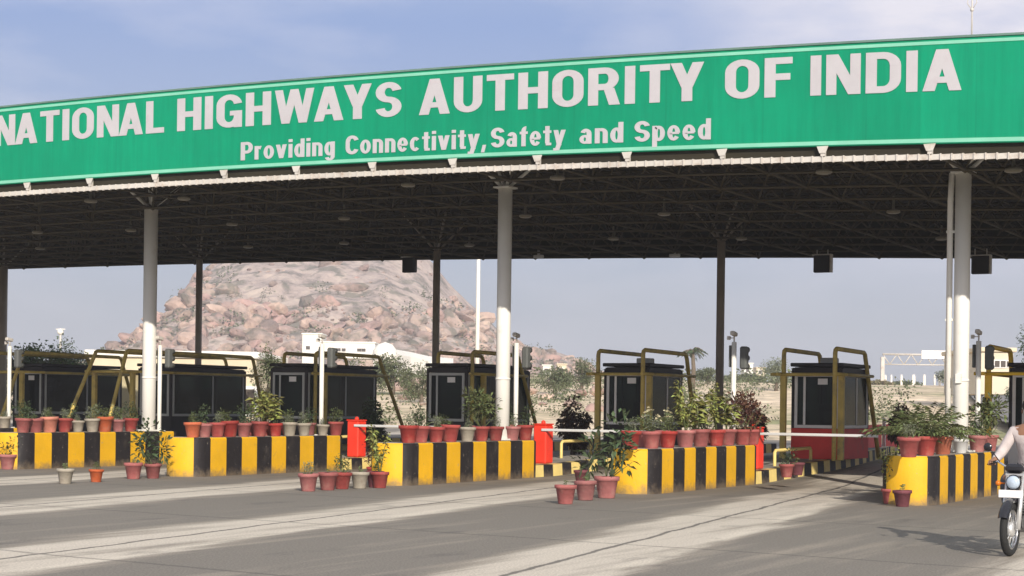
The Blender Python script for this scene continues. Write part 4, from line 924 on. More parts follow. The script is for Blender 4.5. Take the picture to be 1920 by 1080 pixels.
# ------------------------------------------------------------------ pots and plants
rp = random.Random(5)
def pot_obj(root, m, s):
    s *= 1.0
    a = MB(); prof = [(0.0, 0.0), (.105, 0.0), (.112, .01), (.150, .235), (.172, .24), (.175, .29), (.168, .295), (.150, .29), (.142, .255)]
    a.lathe([(r * s, z * s) for r, z in prof], n=18); p = a.build('pot', m, root)
    a = MB(); a.lathe([(.145 * s, .258 * s), (.06 * s, .268 * s), (0, .262 * s)], n=12); a.build('soil', M['soil'], p)
def foliage(kind, seed, h, root, z0):
    if kind in ('bush', 'dark', 'sage') and h < .8: h *= .68
    rg = random.Random(seed); st = MB(); lf = MB(); fl = None
    if kind == 'croton':       # upright canes, broad leaves in whorls
        for i in range(rg.randint(4, 6)):
            a = rg.uniform(0, 6.3); sp = rg.uniform(.05, .32) * h; top = Vector((math.cos(a) * sp, math.sin(a) * sp, z0 + h * rg.uniform(.6, .92))); base = Vector((math.cos(a) * .03, math.sin(a) * .03, z0 - .03))
            mid = (base + top) / 2 + Vector((math.cos(a), math.sin(a), 0)) * .03
            st.tube([base, mid, top], [.010, .008, .005], 5)
            for j in range(9):
                t = .3 + .7 * j / 8; p = base.lerp(top, t)
                for q in range(4): leaf_quads(lf, p, rdir(rg, -.1, .7), h * rg.uniform(.18, .30), h * rg.uniform(.075, .12), rg, 0, .3)
        mm = M['l_croton']
    elif kind in ('bush', 'maroon', 'dark', 'sage'):
        for i in range(6):
            d = rdir(rg, .3, .9); st.tube([(0, 0, z0 - .03), Vector((0, 0, z0)) + d * h * .5], [.009, .004], 5)
        bl = [((rg.uniform(-.22, .22) * h, rg.uniform(-.22, .22) * h, z0 + h * rg.uniform(.25, .75)), (h * .26,) * 3) for _ in range(6)]
        for c, r in bl:
            for _ in range(38):
                d = rdir(rg); p = Vector(c) + d * r[0] * rg.random() ** .5
                leaf_quads(lf, p, d + rdir(rg) * .6 + Vector((0, 0, .3)), h * rg.uniform(.10, .19), h * rg.uniform(.045, .08), rg, 0, .2)
        mm = {'bush': M['l_green'], 'maroon': M['l_maroon'], 'dark': M['l_dark'], 'sage': M['l_sage']}[kind]
    elif kind == 'palm':       # arching strap leaves / fronds
        for i in range(15):
            a = rg.uniform(0, 6.3); L = h * rg.uniform(.7, 1.15); el = rg.uniform(.35, 1.2); pts = []
            for j in range(6):
                t = j / 5; r_ = L * t * math.cos(el) * (1 + .2 * t); z = L * (t * math.sin(el) - .45 * t * t * (1.2 - el * .5)); pts.append(Vector((math.cos(a) * r_, math.sin(a) * r_, z0 + z)))
            st.tube(pts, [.008, .007, .006, .005, .004, .002], 4)
            sd = Vector((-math.sin(a), math.cos(a), 0))
            for j in range(1, 14):
                t = j / 13; q = pts[min(4, int(t * 5))].lerp(pts[min(5, int(t * 5) + 1)], t * 5 - int(t * 5)) if t < 1 else pts[5]
                for s_ in (-1, 1): leaf_quads(lf, q, sd * s_ + (pts[5] - pts[0]).normalized() * .7 + Vector((0, 0, -.15)), h * .20 * (1.1 - .5 * abs(t - .5)), h * .045, rg, 0, .25)
        mm = M['l_green']
    elif kind == 'seedling':
        st.tube([(0, 0, z0 - .03), (.01, 0, z0 + h * .6)], [.006, .003], 5)
        for _ in range(16): leaf_quads(lf, (0, 0, z0 + h * rg.uniform(.1, .6)), rdir(rg, 0, .9), h * .4, h * .14, rg, 0, .3)
        mm = M['l_green']
    elif kind == 'flower':
        for i in range(14):
            d = rdir(rg, .3, .95); top = Vector((0, 0, z0)) + Vector((d.x * .35, d.y * .35, abs(d.z) * .75 + .15)) * h; st.tube([(0, 0, z0 - .03), top], [.005, .003], 4)
            for j in range(12): leaf_quads(lf, Vector((0, 0, z0)).lerp(top, rg.uniform(.25, .95)), rdir(rg, -.2, .8), h * .13, h * .05, rg)
            if fl is None: fl = MB()
            for q in range(7): leaf_quads(fl, top, rdir(rg, 0, 1), h * .085, h * .06, rg, 0, .1)
        mm = M['l_sage']
    elif kind == 'tall':       # tall loose shrub
        for i in range(5):
            d = rdir(rg, .75, .97); top = Vector((0, 0, z0)) + Vector((d.x * .5, d.y * .5, 1)) * h * rg.uniform(.75, 1); st.tube([(0, 0, z0 - .03), Vector((0, 0, z0)).lerp(top, .5) + Vector((0, 0, .02)), top], [.012, .009, .004], 5)
            for j in range(60):
                t = rg.uniform(.25, 1.0); p = Vector((0, 0, z0)).lerp(top, t) + rdir(rg) * h * .09 * rg.random(); leaf_quads(lf, p, rdir(rg, -.4, .6), h * rg.uniform(.07, .12), h * .045, rg, 0, .35)
        mm = M['l_croton']
    so = st.build('stem', M['stem'], root)
    lo = lf.build('foliage', mm, root)
    if fl: fl.build('flowers', M['petal'], root)
pot_mesh_cache = {}
def protos():
    P = {}
    for key, (kind, potm, s, h) in {
        'croton': ('croton', 'clay', 1.0, .72), 'bush': ('bush', 'clay', 1.0, .55), 'maroon': ('maroon', 'clay', 1.0, .8), 'dark': ('dark', 'clay', 1.0, .62), 'sage': ('sage', 'clay', 1.0, .36),
        'palm': ('palm', 'clay', 1.05, .95), 'seedling': ('seedling', 'clay', 1.0, .16), 'flower': ('flower', 'clay', 1.0, .5), 'tall': ('tall', 'clay', 1.0, .95), 'bushbig': ('dark', 'clay', 1.05, .95),
        'greypot': ('sage', 'claygrey', .9, .28), 'purple': ('seedling', 'claydark', .95, .2), 'orange': ('bush', 'clay2', 1.05, .35), 'greenbig': ('bush', 'clay', 1.0, .85), 'greyseed': ('seedling', 'claygrey', .9, .18), 'whitepot': ('dark', 'boom', .8, .3), 'tan': ('sage', 'claygrey', 1.0, .5)}.items():
        r = empty('potted_plant', (0, 0, 0), '', 'potted plant', 'clay pots with plants'); pot_obj(r, M[potm], s); foliage(kind, sum(map(ord, key)), h, r, .262 * s); P[key] = r
    return P
PROT = protos(); used = set()
ORD = ['first', 'second', 'third', 'fourth', 'fifth', 'sixth', 'seventh', 'eighth', 'ninth', 'tenth', 'eleventh', 'twelfth', 'thirteenth', 'fourteenth']
DESC = {'croton': 'red pot with yellow-green croton', 'bush': 'red pot with small green bush', 'maroon': 'red pot with maroon-leaved bush', 'dark': 'red pot with dark green bush', 'sage': 'red pot with low grey-green plant',
        'palm': 'red pot with arching frond plant', 'seedling': 'red pot with tiny seedling', 'flower': 'red pot with cream flowers', 'tall': 'red pot with tall yellow-green shrub', 'bushbig': 'red pot with big dark leafy shrub',
        'greypot': 'pale grey pot with low plant', 'purple': 'dark maroon pot with seedling', 'orange': 'orange clay pot with green bush', 'greenbig': 'red pot with large green bush', 'greyseed': 'grey pot with seedling', 'whitepot': 'small white pot with dark plant', 'tan': 'grey pot with dry grey-green bush'}
def place(key, x, y, z, label, sc=1.0, group=None):
    if key in used: r = copy_tree(PROT[key])
    else: r = PROT[key]; used.add(key)
    r.location = (x, y, z); r.rotation_euler = (rp.uniform(-.03, .03), rp.uniform(-.03, .03), rp.uniform(0, 6.28)); s_ = sc * rp.uniform(.88, 1.08); r.scale = (s_,) * 3
    r['label'] = label
    if group: r['group'] = group
    return r
ROWS = {
 -1: [(8, 'greypot')],
 0: [(42, 'dark'), (66, 'seedling'), (93, 'orange'), (120, 'sage'), (147, 'greypot'), (172, 'tan'), (196, 'orange'), (220, 'bush'), (246, 'dark')],
 1: [(362, 'orange'), (384, 'seedling'), (407, 'sage'), (431, 'seedling'), (458, 'dark'), (487, 'croton'), (516, 'croton'), (543, 'greypot'), (570, 'tan'), (606, 'greypot'), (628, 'bush')],
 2: [(765, 'sage'), (790, 'dark'), (816, 'sage'), (845, 'seedling'), (875, 'greypot'), (903, 'greenbig'), (928, 'sage'), (962, 'sage'), (984, 'dark')],
 3: [(1183, 'sage'), (1221, 'flower'), (1254, 'bush'), (1285, 'tall'), (1313, 'croton'), (1343, 'tall'), (1366, 'croton'), (1392, 'maroon'), (1410, 'maroon')],
 4: [(1703, 'sage'), (1738, 'palm'), (1770, 'orange'), (1803, 'whitepot'), (1832, 'dark'), (1856, 'greenbig')]}
for k, row in ROWS.items():
    for i, (px, key) in enumerate(row):
        p = on_u(px, 815, UR[k] - .21)
        place(key, UR[k] - .21 + rp.uniform(-.02, .02), p.y, BH_, DESC[key] + ', ' + ORD[i] + ' in the front row of the ' + BN[k], 1.0, 'pots standing on the striped blocks')
BACK = {0: [(50, 'dark'), (85, 'sage'), (130, 'dark'), (180, 'bush'), (215, 'tan')], 1: [(375, 'dark'), (420, 'bush'), (470, 'dark'), (500, 'croton'), (540, 'bush'), (580, 'dark')],
        2: [(780, 'dark'), (830, 'bush'), (895, 'greenbig'), (950, 'dark')], 3: [(1205, 'bush'), (1245, 'flower'), (1282, 'croton'), (1330, 'sage'), (1355, 'croton'), (1385, 'maroon')], 4: [(1716, 'palm'), (1750, 'palm'), (1815, 'bush'), (1843, 'greenbig')]}
for k, row in BACK.items():
    for i, (px, key) in enumerate(row):
        p = on_u(px, 815, UR[k] - .62)
        u = UR[k] - .62
        fc = fcols.get(k)
        if fc and abs(p.y - fc[1]) < .36: continue
        if abs(p.y - 30.3) < .22: continue
        place(key, u, p.y, BH_, DESC[key] + ', ' + ORD[i] + ' in the back row of the ' + BN[k], .95, 'pots in the far row on the striped blocks')
# pots on the road, tall shrubs by the noses
G = [('seedling', 1060, 945, 'foremost of three before the fourth block', 1.02), ('seedling', 1098, 938, 'middle of three before the fourth block', 1.0), ('bushbig', 1137, 934, 'at the nose of the fourth block', 1.05),
     ('sage', 578, 921, 'first of five before the middle block', 1.0), ('seedling', 614, 919, 'second of five before the middle block', .95), ('bush', 641, 917, 'third of five before the middle block', .92), ('greyseed', 674, 916, 'fourth of five before the middle block', .98), ('purple', 703, 914, 'last of five before the middle block', .95),
     ('greyseed', 122, 907, 'on the road before the leftmost block', .95), ('orange', 180, 904, 'on the road, right of the grey one', .8), ('seedling', 250, 898, 'left of the big shrub between the two left blocks', 1.0), ('bushbig', 287, 897, 'by the nose of the second striped block', 1.0),
     ('dark', 14, 880, 'on the road at the left edge', 1.0), ('purple', 1692, 950, 'small, against the yellow nose of the rightmost block', .88)]
for key, x, y, lab, sc in G:
    p = on_z(x, y, 0); place(key, p.x, p.y, gz(p.x, p.y), DESC[key] + ', ' + lab, sc, 'pots standing on the road')
for key, x, y, lab, sc, k in (('tall', 712, 915, 'beside the nose of the middle block', 1.05, 2), ('tall', 1668, 945, 'leaning on the nose of the rightmost block', .8, 4)):
    p = on_z(x, y, 0); place(key, p.x, p.y, 0, DESC[key] + ', ' + lab, sc, 'pots standing on the road')
for i, (x, y, key, lab) in enumerate(((1475, 893, 'dark', 'behind the low yellow hoop, left'), (1495, 889, 'purple', 'behind the low yellow hoop, right'), (1090, 880, 'purple', 'under the white arm right of the middle block'), (700, 872, 'maroon', 'under the white arm behind the second block'), (1330, 880, 'bushbig', 'far side of the fourth striped block'), (985, 872, 'bushbig', 'behind the end of the middle block'))):
    p = on_z(x, y, .26)
    if i == 4: p = Vector((UR[3] - .62, 29.2, BH_))
    if i == 5: p = Vector((UR[2] - .62, 29.9, BH_))
    place(key, p.x, p.y, p.z if i > 3 else gz(p.x, p.y) + .24 * (i < 2), DESC[key] + ', ' + lab, .85 if i < 4 else .62, 'pots among the kerbs')
for key, r in PROT.items():
    if key not in used:
        for ch in list(r.children):
            for g_ in list(ch.children): bpy.data.objects.remove(g_)
            bpy.data.objects.remove(ch)
        bpy.data.objects.remove(r)

# ------------------------------------------------------------------ trees, scrub, buildings behind
def tree(name, px, py_base, py_top, wpx, Y, leaf, label, kind='round', cat='tree', group='trees beyond the toll plaza', seed=1, dens=1.0):
    rg = random.Random(seed); p = at_depth(px, 700, Y); zb = gz(p.x, p.y) - .15
    ppm = F_PX / Y; hz = CY + .0131 * (px - 960); ztop = CAM_H + (hz - py_top) / ppm; h = ztop - zb; w = wpx / ppm
    root = empty(name, (p.x, p.y, zb), label, cat, group)
    tk = MB(); cr_ = MB()
    if kind == 'palm':
        tk.tube([(0, 0, 0), (.1, 0, h * .5), (.0, 0, h * .86)], [.22, .16, .13], 8)
        for i in range(16):
            a = i * 2.4; L = w * .55 * rg.uniform(.8, 1.1); el = rg.uniform(-.1, .9); c0 = Vector((0, 0, h * .86)); pts = []
            for j in range(6):
                t = j / 5; pts.append(c0 + Vector((math.cos(a) * L * t * math.cos(el), math.sin(a) * L * t * math.cos(el), L * (t * math.sin(el) - .55 * t * t))))
            tk.tube(pts, .03, 4)
            sd = Vector((-math.sin(a), math.cos(a), 0))
            for j in range(1, 12):
                q = pts[0].lerp(pts[3], j / 6) if j < 6 else pts[3].lerp(pts[5], (j - 6) / 5)
                for s_ in (-1, 1): leaf_quads(cr_, q, sd * s_ + Vector((math.cos(a), math.sin(a), -.6)), L * .35, L * .07, rg)
    else:
        th = h * (.35 if kind == 'round' else .2)
        tk.tube([(0, 0, 0), (w * .02, 0, th * .6), (0, 0, th * 1.4)], [w * .045 + .05, w * .035 + .04, w * .02 + .02], 8)
        bl = []
        nb = 9
        for i in range(nb):
            a = rg.uniform(0, 6.3); rr = rg.uniform(.1, .36) * w; z = rg.uniform(.32, .82) * h if kind != 'low' else rg.uniform(.3, .7) * h
            c = Vector((math.cos(a) * rr, math.sin(a) * rr, z)); s_ = w * rg.uniform(.14, .24); bl.append((c, (s_, s_, min(s_, h * .22))))
            tk.tube([(0, 0, th), c * .6 + Vector((0, 0, th * .3)), c], [w * .015 + .02, w * .01 + .015, .01], 5)
        bl.append((Vector((0, 0, h * .8)), (w * .22, w * .22, h * .2)))
        L = max(.12, min(.5, w * .055)); 
        for c, r in bl:
            for _ in range(int(170 * dens)):
                d = rdir(rg); q = c + Vector((d.x * r[0], d.y * r[1], d.z * r[2])) * (rg.random() ** .4) * rg.uniform(.8, 1.15)
                if q.z < .05 * h: continue
                leaf_quads(cr_, q, d + rdir(rg) * .9, L * rg.uniform(.6, 1.4), L * rg.uniform(.35, .7), rg)
    tk.build('trunk', M['bark'], root); cr_.build('crown', leaf, root)
T = [('scrub_tree', 1140, 760, 698, 70, 170, 'l_scrub', 'low hazy tree left of the palm, behind the croton booth', 'low'),
     ('scrub_tree', 1372, 760, 704, 80, 180, 'l_scrub', 'low hazy tree just left of the fourth signal post', 'low'),
     ('scrub_tree', 1690, 760, 716, 90, 190, 'l_scrub', 'wide low hazy tree below the far gantry', 'low'),
     ('hedge', 100, 760, 664, 150, 50, 'l_scrub', 'long green hedge top showing above the left-edge booth', 'low'),
     ('broad_tree', 75, 760, 640, 150, 62, 'l_hedge', 'green tree with flat spreading top behind the left-edge booth', 'round'),
     ('broad_tree', 120, 760, 632, 110, 66, 'l_dark', 'dark green tree left of the hill, behind the left booths', 'round'),
     ('scrub_tree', 500, 770, 640, 75, 70, 'l_scrub', 'pale green tree in the gap right of the long cream building', 'round'),
     ('scrub_tree', 478, 770, 655, 55, 85, 'l_scrub', 'small grey-green tree against the foot of the hill', 'round'),
     ('scrub_tree', 668, 770, 668, 90, 95, 'l_scrub', 'low grey-green scrub tree behind the second booth', 'round'),
     ('scrub_tree', 735, 770, 662, 110, 110, 'l_scrub', 'wide grey-green scrub tree below the pale dome', 'round'),
     ('scrub_tree', 790, 770, 678, 80, 100, 'l_scrub', 'grey-green scrub tree just left of the dark rear column at the hill foot', 'low'),
     ('scrub_tree', 1040, 760, 690, 85, 120, 'l_scrub', 'grey-green scrub tree at the right foot of the hill', 'round'),
     ('scrub_tree', 1090, 760, 672, 70, 125, 'l_scrub', 'scrub tree just left of the croton booth', 'round'),
     ('palm_tree', 1298, 760, 643, 46, 120, 'l_dark', 'single small palm tree on the skyline right of the croton booth', 'palm'),
     ('scrub_tree', 1325, 760, 690, 60, 140, 'l_scrub', 'hazy scrub tree right of the palm', 'round'),
     ('scrub_tree', 1455, 760, 668, 62, 130, 'l_sage', 'grey tree on the skyline left of the booth above the red panels', 'round'),
     ('scrub_tree', 1405, 760, 700, 70, 160, 'l_scrub', 'low hazy tree behind the fourth signal post', 'low'),
     ('scrub_tree', 1240, 760, 694, 60, 150, 'l_scrub', 'low hazy tree behind the roof of the croton booth', 'low'),
     ('scrub_tree', 1780, 760, 690, 55, 150, 'l_sage', 'grey tree beside the far road, left of the right-hand column', 'round'),
     ('scrub_tree', 1650, 760, 712, 60, 160, 'l_tan', 'dry low tree beside the far highway', 'low'),
     ('broad_tree', 1930, 760, 600, 95, 80, 'l_dark', 'dark tree rising at the right edge above the booth roof', 'round'),
     ('broad_tree', 1830, 760, 660, 60, 130, 'l_sage', 'grey-green tree behind the right-hand signal post', 'round')]
for i, t in enumerate(T): tree(t[0], t[1], t[2], t[3], t[4], t[5], M[t[6]], t[7], t[8], seed=20 + i, dens=3.2 if i in (3, 4, 5, 20) else 1.5)
# scrub on hill and field: one mass nobody could count
b = MB(); rg = random.Random(3)
for _ in range(1150):
    if rg.random() < .55:
        X = rg.uniform(-135, 40); Y = rg.uniform(306, 420)
        if ridge(X) < 4: continue
        z = hill_z(X, Y); s = rg.choice((.5, .8, 1.1, 1.8)); px = 960 + F_PX * X / Y; py = CY - (z - CAM_H) / Y * F_PX
        if 440 < px < 820 and py < 540: continue
    else:
        Y = rg.uniform(75, 290); X = rg.uniform(-.32, .36) * Y; 
        if X > .2 * Y and (rg.random() < .1 or abs(X - (24 + (Y - 62) * .17)) < 6): continue
        p = RT * X + FW * Y; z = gz(p.x, p.y); s = rg.uniform(.5, 1.3)
    p = RT * X + FW * Y; c = Vector((p.x, p.y, z + s * .4))
    near = Y < 140
    for _k in range(150 if near else 34):
        d = rdir(rg); leaf_quads(b, c + Vector((d.x * s * 1.3, d.y * s * 1.3, d.z * s * .8)) * rg.random() ** .5, d + rdir(rg) * .7, s * (.2 if near else .42), s * (.13 if near else .28), rg)
o = b.build('scrub', M['l_scrub']); o['kind'] = 'stuff'; o['label'] = 'grey-green scrub dotted over the field and hillside'; o['category'] = 'scrub'
# rocks in the field behind
b = MB()
for _ in range(260):
    Y = rg.uniform(90, 300); X = rg.uniform(-.30, .07) * Y; p = RT * X + FW * Y; s = rg.uniform(.15, .5) * (1 + Y / 300)
    c = Vector((p.x, p.y, gz(p.x, p.y) + s * .2)); rot = Matrix.Rotation(rg.uniform(0, 6.3), 3, 'Z')
    b.add([c + rot @ Vector((q.x * s * 1.3, q.y * s, q.z * s * .7)) for q in rg.choice(temps)], ifc)
o = b.build('field_rocks', M['boulder']); o['kind'] = 'stuff'; o['label'] = 'pale rocks scattered over the field below the hill'; o['category'] = 'rocks'

def house(name, px0, px1, py_t, py_b, Y, D, m, label, wins=(), roof=None, cat='building', winm='window_dark', rooft=.25, zb=None):
    p0 = at_depth(px0, 700, Y); p1 = at_depth(px1, 700, Y); hz = CY + .0131 * ((px0 + px1) / 2 - 960); ppm = F_PX / Y
    zt = CAM_H + (hz - py_t) / ppm; g = (CAM_H + (hz - py_b) / ppm) if zb is None else zb
    W = (p1 - p0).length; c = (p0 + p1) / 2
    root = empty(name, (c.x, c.y, g), label, cat, rz=YAW); h = zt - g
    a = MB(); a.box((0, D / 2, h / 2), (W, D, h), 0, bev=.04); a.build('wall', m, root)
    a = MB(); a.box((0, D / 2, h + rooft / 2), (W + .3, D + .3, rooft), 0, bev=.04); a.build('roof', M[roof] if roof else m, root)
    for (fx, fz, ww, wh) in wins:
        a = MB(); a.box((-W / 2 + fx * W, .0, fz * h), (ww, .12, wh), 0, bev=.01); wo = a.build('window', M['booth_white'], root)
        a = MB(); a.box((-W / 2 + fx * W, -.062, fz * h), (ww * .8, .01, wh * .8), 0); a.build('pane', M[winm], wo)
    return root
house('office_building', 165, 480, 671, 800, 72, 9, M['cream'], 'long low cream building with pale parapet behind the left booths', [(i / 9 + .05, .38, 1.0, 1.3) for i in range(9)], 'whitewash', rooft=.3)
house('stone_wall', 128, 330, 700, 800, 68, .5, M['stone'], 'rough tan stone wall seen between the left booths', rooft=.08, cat='wall')
house('white_house', 566, 602, 627, 690, 300, 8, M['whitewash'], 'small white cube-shaped house on the lower slope of the hill', [(.3, .6, .9, .8)])
house('long_house', 598, 702, 643, 672, 295, 8, M['whitewash'], 'long white house with a row of small dark windows at the hill foot', [(f, .55, .9, .7) for f in (.25, .35, .44, .72, .8)])
# round white tank
p = at_depth(722, 664, 280); root = empty('water_tank', (p.x, p.y, p.z - 3), 'round white water tank right of the long white house', 'water tank')
a = MB(); a.lathe([(0, 5.0), (1.2, 4.6), (2.0, 3.6), (2.1, 2.4), (1.6, 1.4), (.9, 1.0), (.8, -4)], n=20); a.build('tank', M['whitewash'], root)
# pale track climbing over the hill foot
b = MB(); vs = []; pts = [(700, 655, 290), (735, 654, 300), (770, 660, 312), (805, 668, 318), (850, 672, 322)]
for x, y, Y in pts:
    for dy, dY in ((0, 6), (9, 0), (60, 0), (60, 6)): q = at_depth(x, y + dy, Y + dY); vs.append(q)
b.add(vs, [(4 * i + k, 4 * i + (k + 1) % 4, 4 * i + 4 + (k + 1) % 4, 4 * i + 4 + k) for i in range(4) for k in range(4)])
tag(b.build('embankment_wall', M['whitewash']), 'curving pale masonry wall at the foot of the hill', 'wall')
for i, (a0, a1, yt, yb, Y, mm, lab) in enumerate(((1018, 1034, 686, 705, 260, 'whitewash', 'small pale hut at the right foot of the hill'), (1045, 1062, 684, 706, 255, 'cream', 'cream hut on the right foot of the hill'), (1395, 1412, 682, 706, 330, 'whitewash', 'tiny white far house right of the fourth signal post'),
        (1418, 1436, 690, 706, 340, 'cream', 'tiny cream far house left of the skyline tree'), (990, 1100, 732, 752, 150, 'cream', 'long low cream wall across the field'), (745, 800, 736, 756, 130, 'cream', 'low pale wall behind the second barrier'))):
    house('hut' if i < 4 else 'field_wall', a0, a1, yt, yb, Y, 5 if i < 4 else .5, M[mm], lab, [(.4, .5, .8, .9)] if i < 4 else (), rooft=.2, cat='house' if i < 4 else 'wall')
house('ochre_building', 1838, 1900, 660, 740, 95, 8, M['ochre'], 'ochre two-storey building behind the right-hand booth', [(.3, .72, .35, .45), (.5, .72, .35, .45), (.68, .72, .35, .45), (.85, .72, .3, .4)], 'cream')
# far sign gantry over the highway
p0 = at_depth(1655, 664, 150); p1 = at_depth(1815, 664, 150); zt = p0.z
root = empty('far_gantry', (p0.x, p0.y, 0), 'distant white overhead gantry across the highway', 'gantry', rz=YAW); W = (p1 - p0).length
a = MB(); g0 = gz(p0.x, p0.y)
for x in (0, W): a = MB(); a.box((x, 0, (g0 + zt) / 2), (.3, .3, zt - g0 - .5), 0); a.build('post', M['gutter'], root)
a = MB(); a.tube([(0, 0, zt), (W, 0, zt)], .10, 6); a.tube([(0, 0, zt - .9), (W, 0, zt - .9)], .06, 6)
for i in range(13): a.tube([(W * i / 12, 0, zt - .9 * (i % 2)), (W * (i + .99) / 12 if i < 12 else W, 0, zt - .9 * ((i + 1) % 2))], .05, 5)
a.build('beam', M['gutter'], root)
a = MB(); a.box((W * .72, -.15, zt + .0), (W * .54, .08, .75), 0, bev=.01); a.build('sign_face', M['booth_white'], root)
for i, (px, w) in enumerate(((1660, .35), (1671, .3), (1690, .35), (1713, .5), (1733, .4), (1752, .3), (1762, .4), (1775, .3))):
    Y = 175 - i * 1.5; p = at_depth(px, 728, Y); g = gz(p.x, p.y); a = MB(); a.box((0, 0, .5), (w * .6, w * .6, 1.0), 0, bev=.05); a.box((0, 0, 1.05), (w * .45, w * .45, .12), 0, bev=.02)
    tag(a.build('marker_post', M['whitewash'], None, (p.x, p.y, g)), 'small white marker post in the row beside the far highway', 'post', 'row of white posts beside the far highway')
# tall thin mast in front of the hill, left skyline mast
p = at_depth(895, 660, 90); g = gz(p.x, p.y); root = empty('light_mast', (p.x, p.y, g), 'very tall thin white lighting mast in front of the hill, left of the middle column', 'mast')
a = MB(); a.tube([(0, 0, 0), (0, 0, 6), (0, 0, 14)], [.13, .11, .07], 8); a.build('pole', M['white_steel'], root)
a = MB(); a.tube([(-.8, 0, 14), (.8, 0, 14)], .04, 6)
for s_ in (-.7, .7): a.box((s_, -.1, 13.95), (.4, .3, .15), 0)
a.build('lamp_head', M['gutter'], root)
p = at_depth(113, 660, 80); g = gz(p.x, p.y); root = empty('street_lamp', (p.x, p.y, g), 'small white street lamp rising above the trees at the left', 'street lamp')
zt = at_depth(113, 622, 80).z - g
a = MB(); a.tube([(0, 0, 0), (0, 0, zt)], [.07, .05], 8); a.build('pole', M['gutter'], root)
a = MB(); a.ball((0, 0, zt), .16, 8); a.box((.0, 0, zt + .12), (.5, .1, .05), 0); a.build('lamp_head', M['whitewash'], root)
# dark sacks / hedge bulk behind the middle barrier
for i, (px, w, h, lf, lab) in enumerate(((1075, 70, 745, 'l_maroon', 'dark maroon hedge clump behind the boom right of the middle block'), (700, 70, 745, 'l_dark', 'dark hedge clump behind the second boom arm'), (1410, 60, 752, 'l_maroon', 'dark maroon hedge clump behind the fourth block'), (1690, 60, 755, 'l_maroon', 'dark hedge clump behind the rightmost block'))):
    tree('hedge_bush', px, 850, h, w, 42 + i * .3, M[lf], lab, 'low', 'bush', 'hedge clumps behind the lanes', seed=60 + i, dens=1.2)

# ------------------------------------------------------------------ motorcycle
# local frame: +y forward, origin on the ground under the front axle
fwd = (FW * -.85 + RT * -.527); hd = math.atan2(-fwd.x, fwd.y)
pb = on_z(1893, 1043, 0)
BS = 0.9
bike = empty('motorcycle', (pb.x, pb.y, 0), 'black motorcycle with chrome front wheel and white plate riding in at the right edge', 'motorcycle', rz=hd)
def wheel(yc, r=.30):
    a = MB(); rr = []
    for k in range(29):
        t = 2 * PI * k / 28; rr.append((r - .045 + .045 * math.cos(t), .042 * math.sin(t)))
    a.lathe(rr, (0, yc, r), 36, 0, 'X'); w = a.build('wheel', M['rubber'], bike)
    a = MB(); a.lathe([(r - .085, -.028), (r - .062, -.03), (r - .075, 0), (r - .062, .03), (r - .085, .028), (r - .098, 0), (r - .085, -.028)], (0, yc, r), 36, 0, 'X'); a.build('rim', M['chrome'], w)
    a = MB()
    for k in range(18):
        t = 2 * PI * k / 18; s_ = .03 if k % 2 else -.03
        a.tube([(s_, yc + .03 * math.cos(t + .5), r + .03 * math.sin(t + .5)), (0, yc + (r - .09) * math.cos(t), r + (r - .09) * math.sin(t))], .004, 4)
    a.build('spokes', M['alloy'], w)
    a = MB(); a.lathe([(0, -.05), (.045, -.05), (.085, -.035), (.085, .035), (.045, .05), (0, .05)], (0, yc, r), 18, 0, 'X'); a.build('hub', M['alloy'], w)
wheel(0); wheel(-1.26)
a = MB()
for s_ in (-1, 1): a.tube([(s_ * .085, 0, .30), (s_ * .085, -.10, .60), (s_ * .085, -.21, .93)], [.030, .026, .020], 12)
a.box((0, -.13, .68), (.22, .07, .04), 0, bev=.01); a.box((0, -.20, .90), (.22, .07, .04), 0, bev=.01); a.build('fork', M['alloy'], bike)
def fender(yc, r, a0, a1, w, name, m):
    a = MB(); vs = []; n = 16
    for i in range(n + 1):
        t = math.radians(a0 + (a1 - a0) * i / n)
        for (dx, dr) in ((-w, -.03), (-w * .6, .0), (0, .012), (w * .6, 0), (w, -.03), (w * .6, -.006), (0, .004), (-w * .6, -.006)): vs.append((dx, yc + (r + dr) * math.cos(t), .30 + (r + dr) * math.sin(t)))
    a.add(vs, [(i * 8 + k, i * 8 + (k + 1) % 8, i * 8 + 8 + (k + 1) % 8, i * 8 + 8 + k) for i in range(n) for k in range(8)], 0, True); a.build(name, m, bike)
fender(0, .335, 25, 160, .06, 'front_fender', M['bike_black']); fender(-1.26, .36, 30, 170, .08, 'rear_fender', M['bike_black'])
a = MB(); a.lathe([(0, .12), (.05, .115), (.070, .095), (.076, .07)], (0, -.17, .815), 20, 0, 'Y'); a.build('headlight', M['headglass'], bike)
a = MB(); a.lathe([(.076, .07), (.082, .075), (.088, .05), (.075, -.03), (.04, -.07), (0, -.08)], (0, -.17, .815), 20, 0, 'Y'); a.box((0, -.18, .97), (.20, .12, .10), 0, bev=.03); a.build('headlight_cowl', M['bike_black'], bike)
a = MB(); a.box((0, -.015, .69), (.27, .012, .085), 0, bev=.003); a.build('number_plate', M['bike_plate'], bike)
a = MB(); a.tube([(-.35, -.40, 1.01), (-.22, -.28, 1.04), (-.08, -.24, .96), (.08, -.24, .96), (.22, -.28, 1.04), (.35, -.40, 1.01)], .012, 8); a.build('handlebar', M['chrome'], bike)
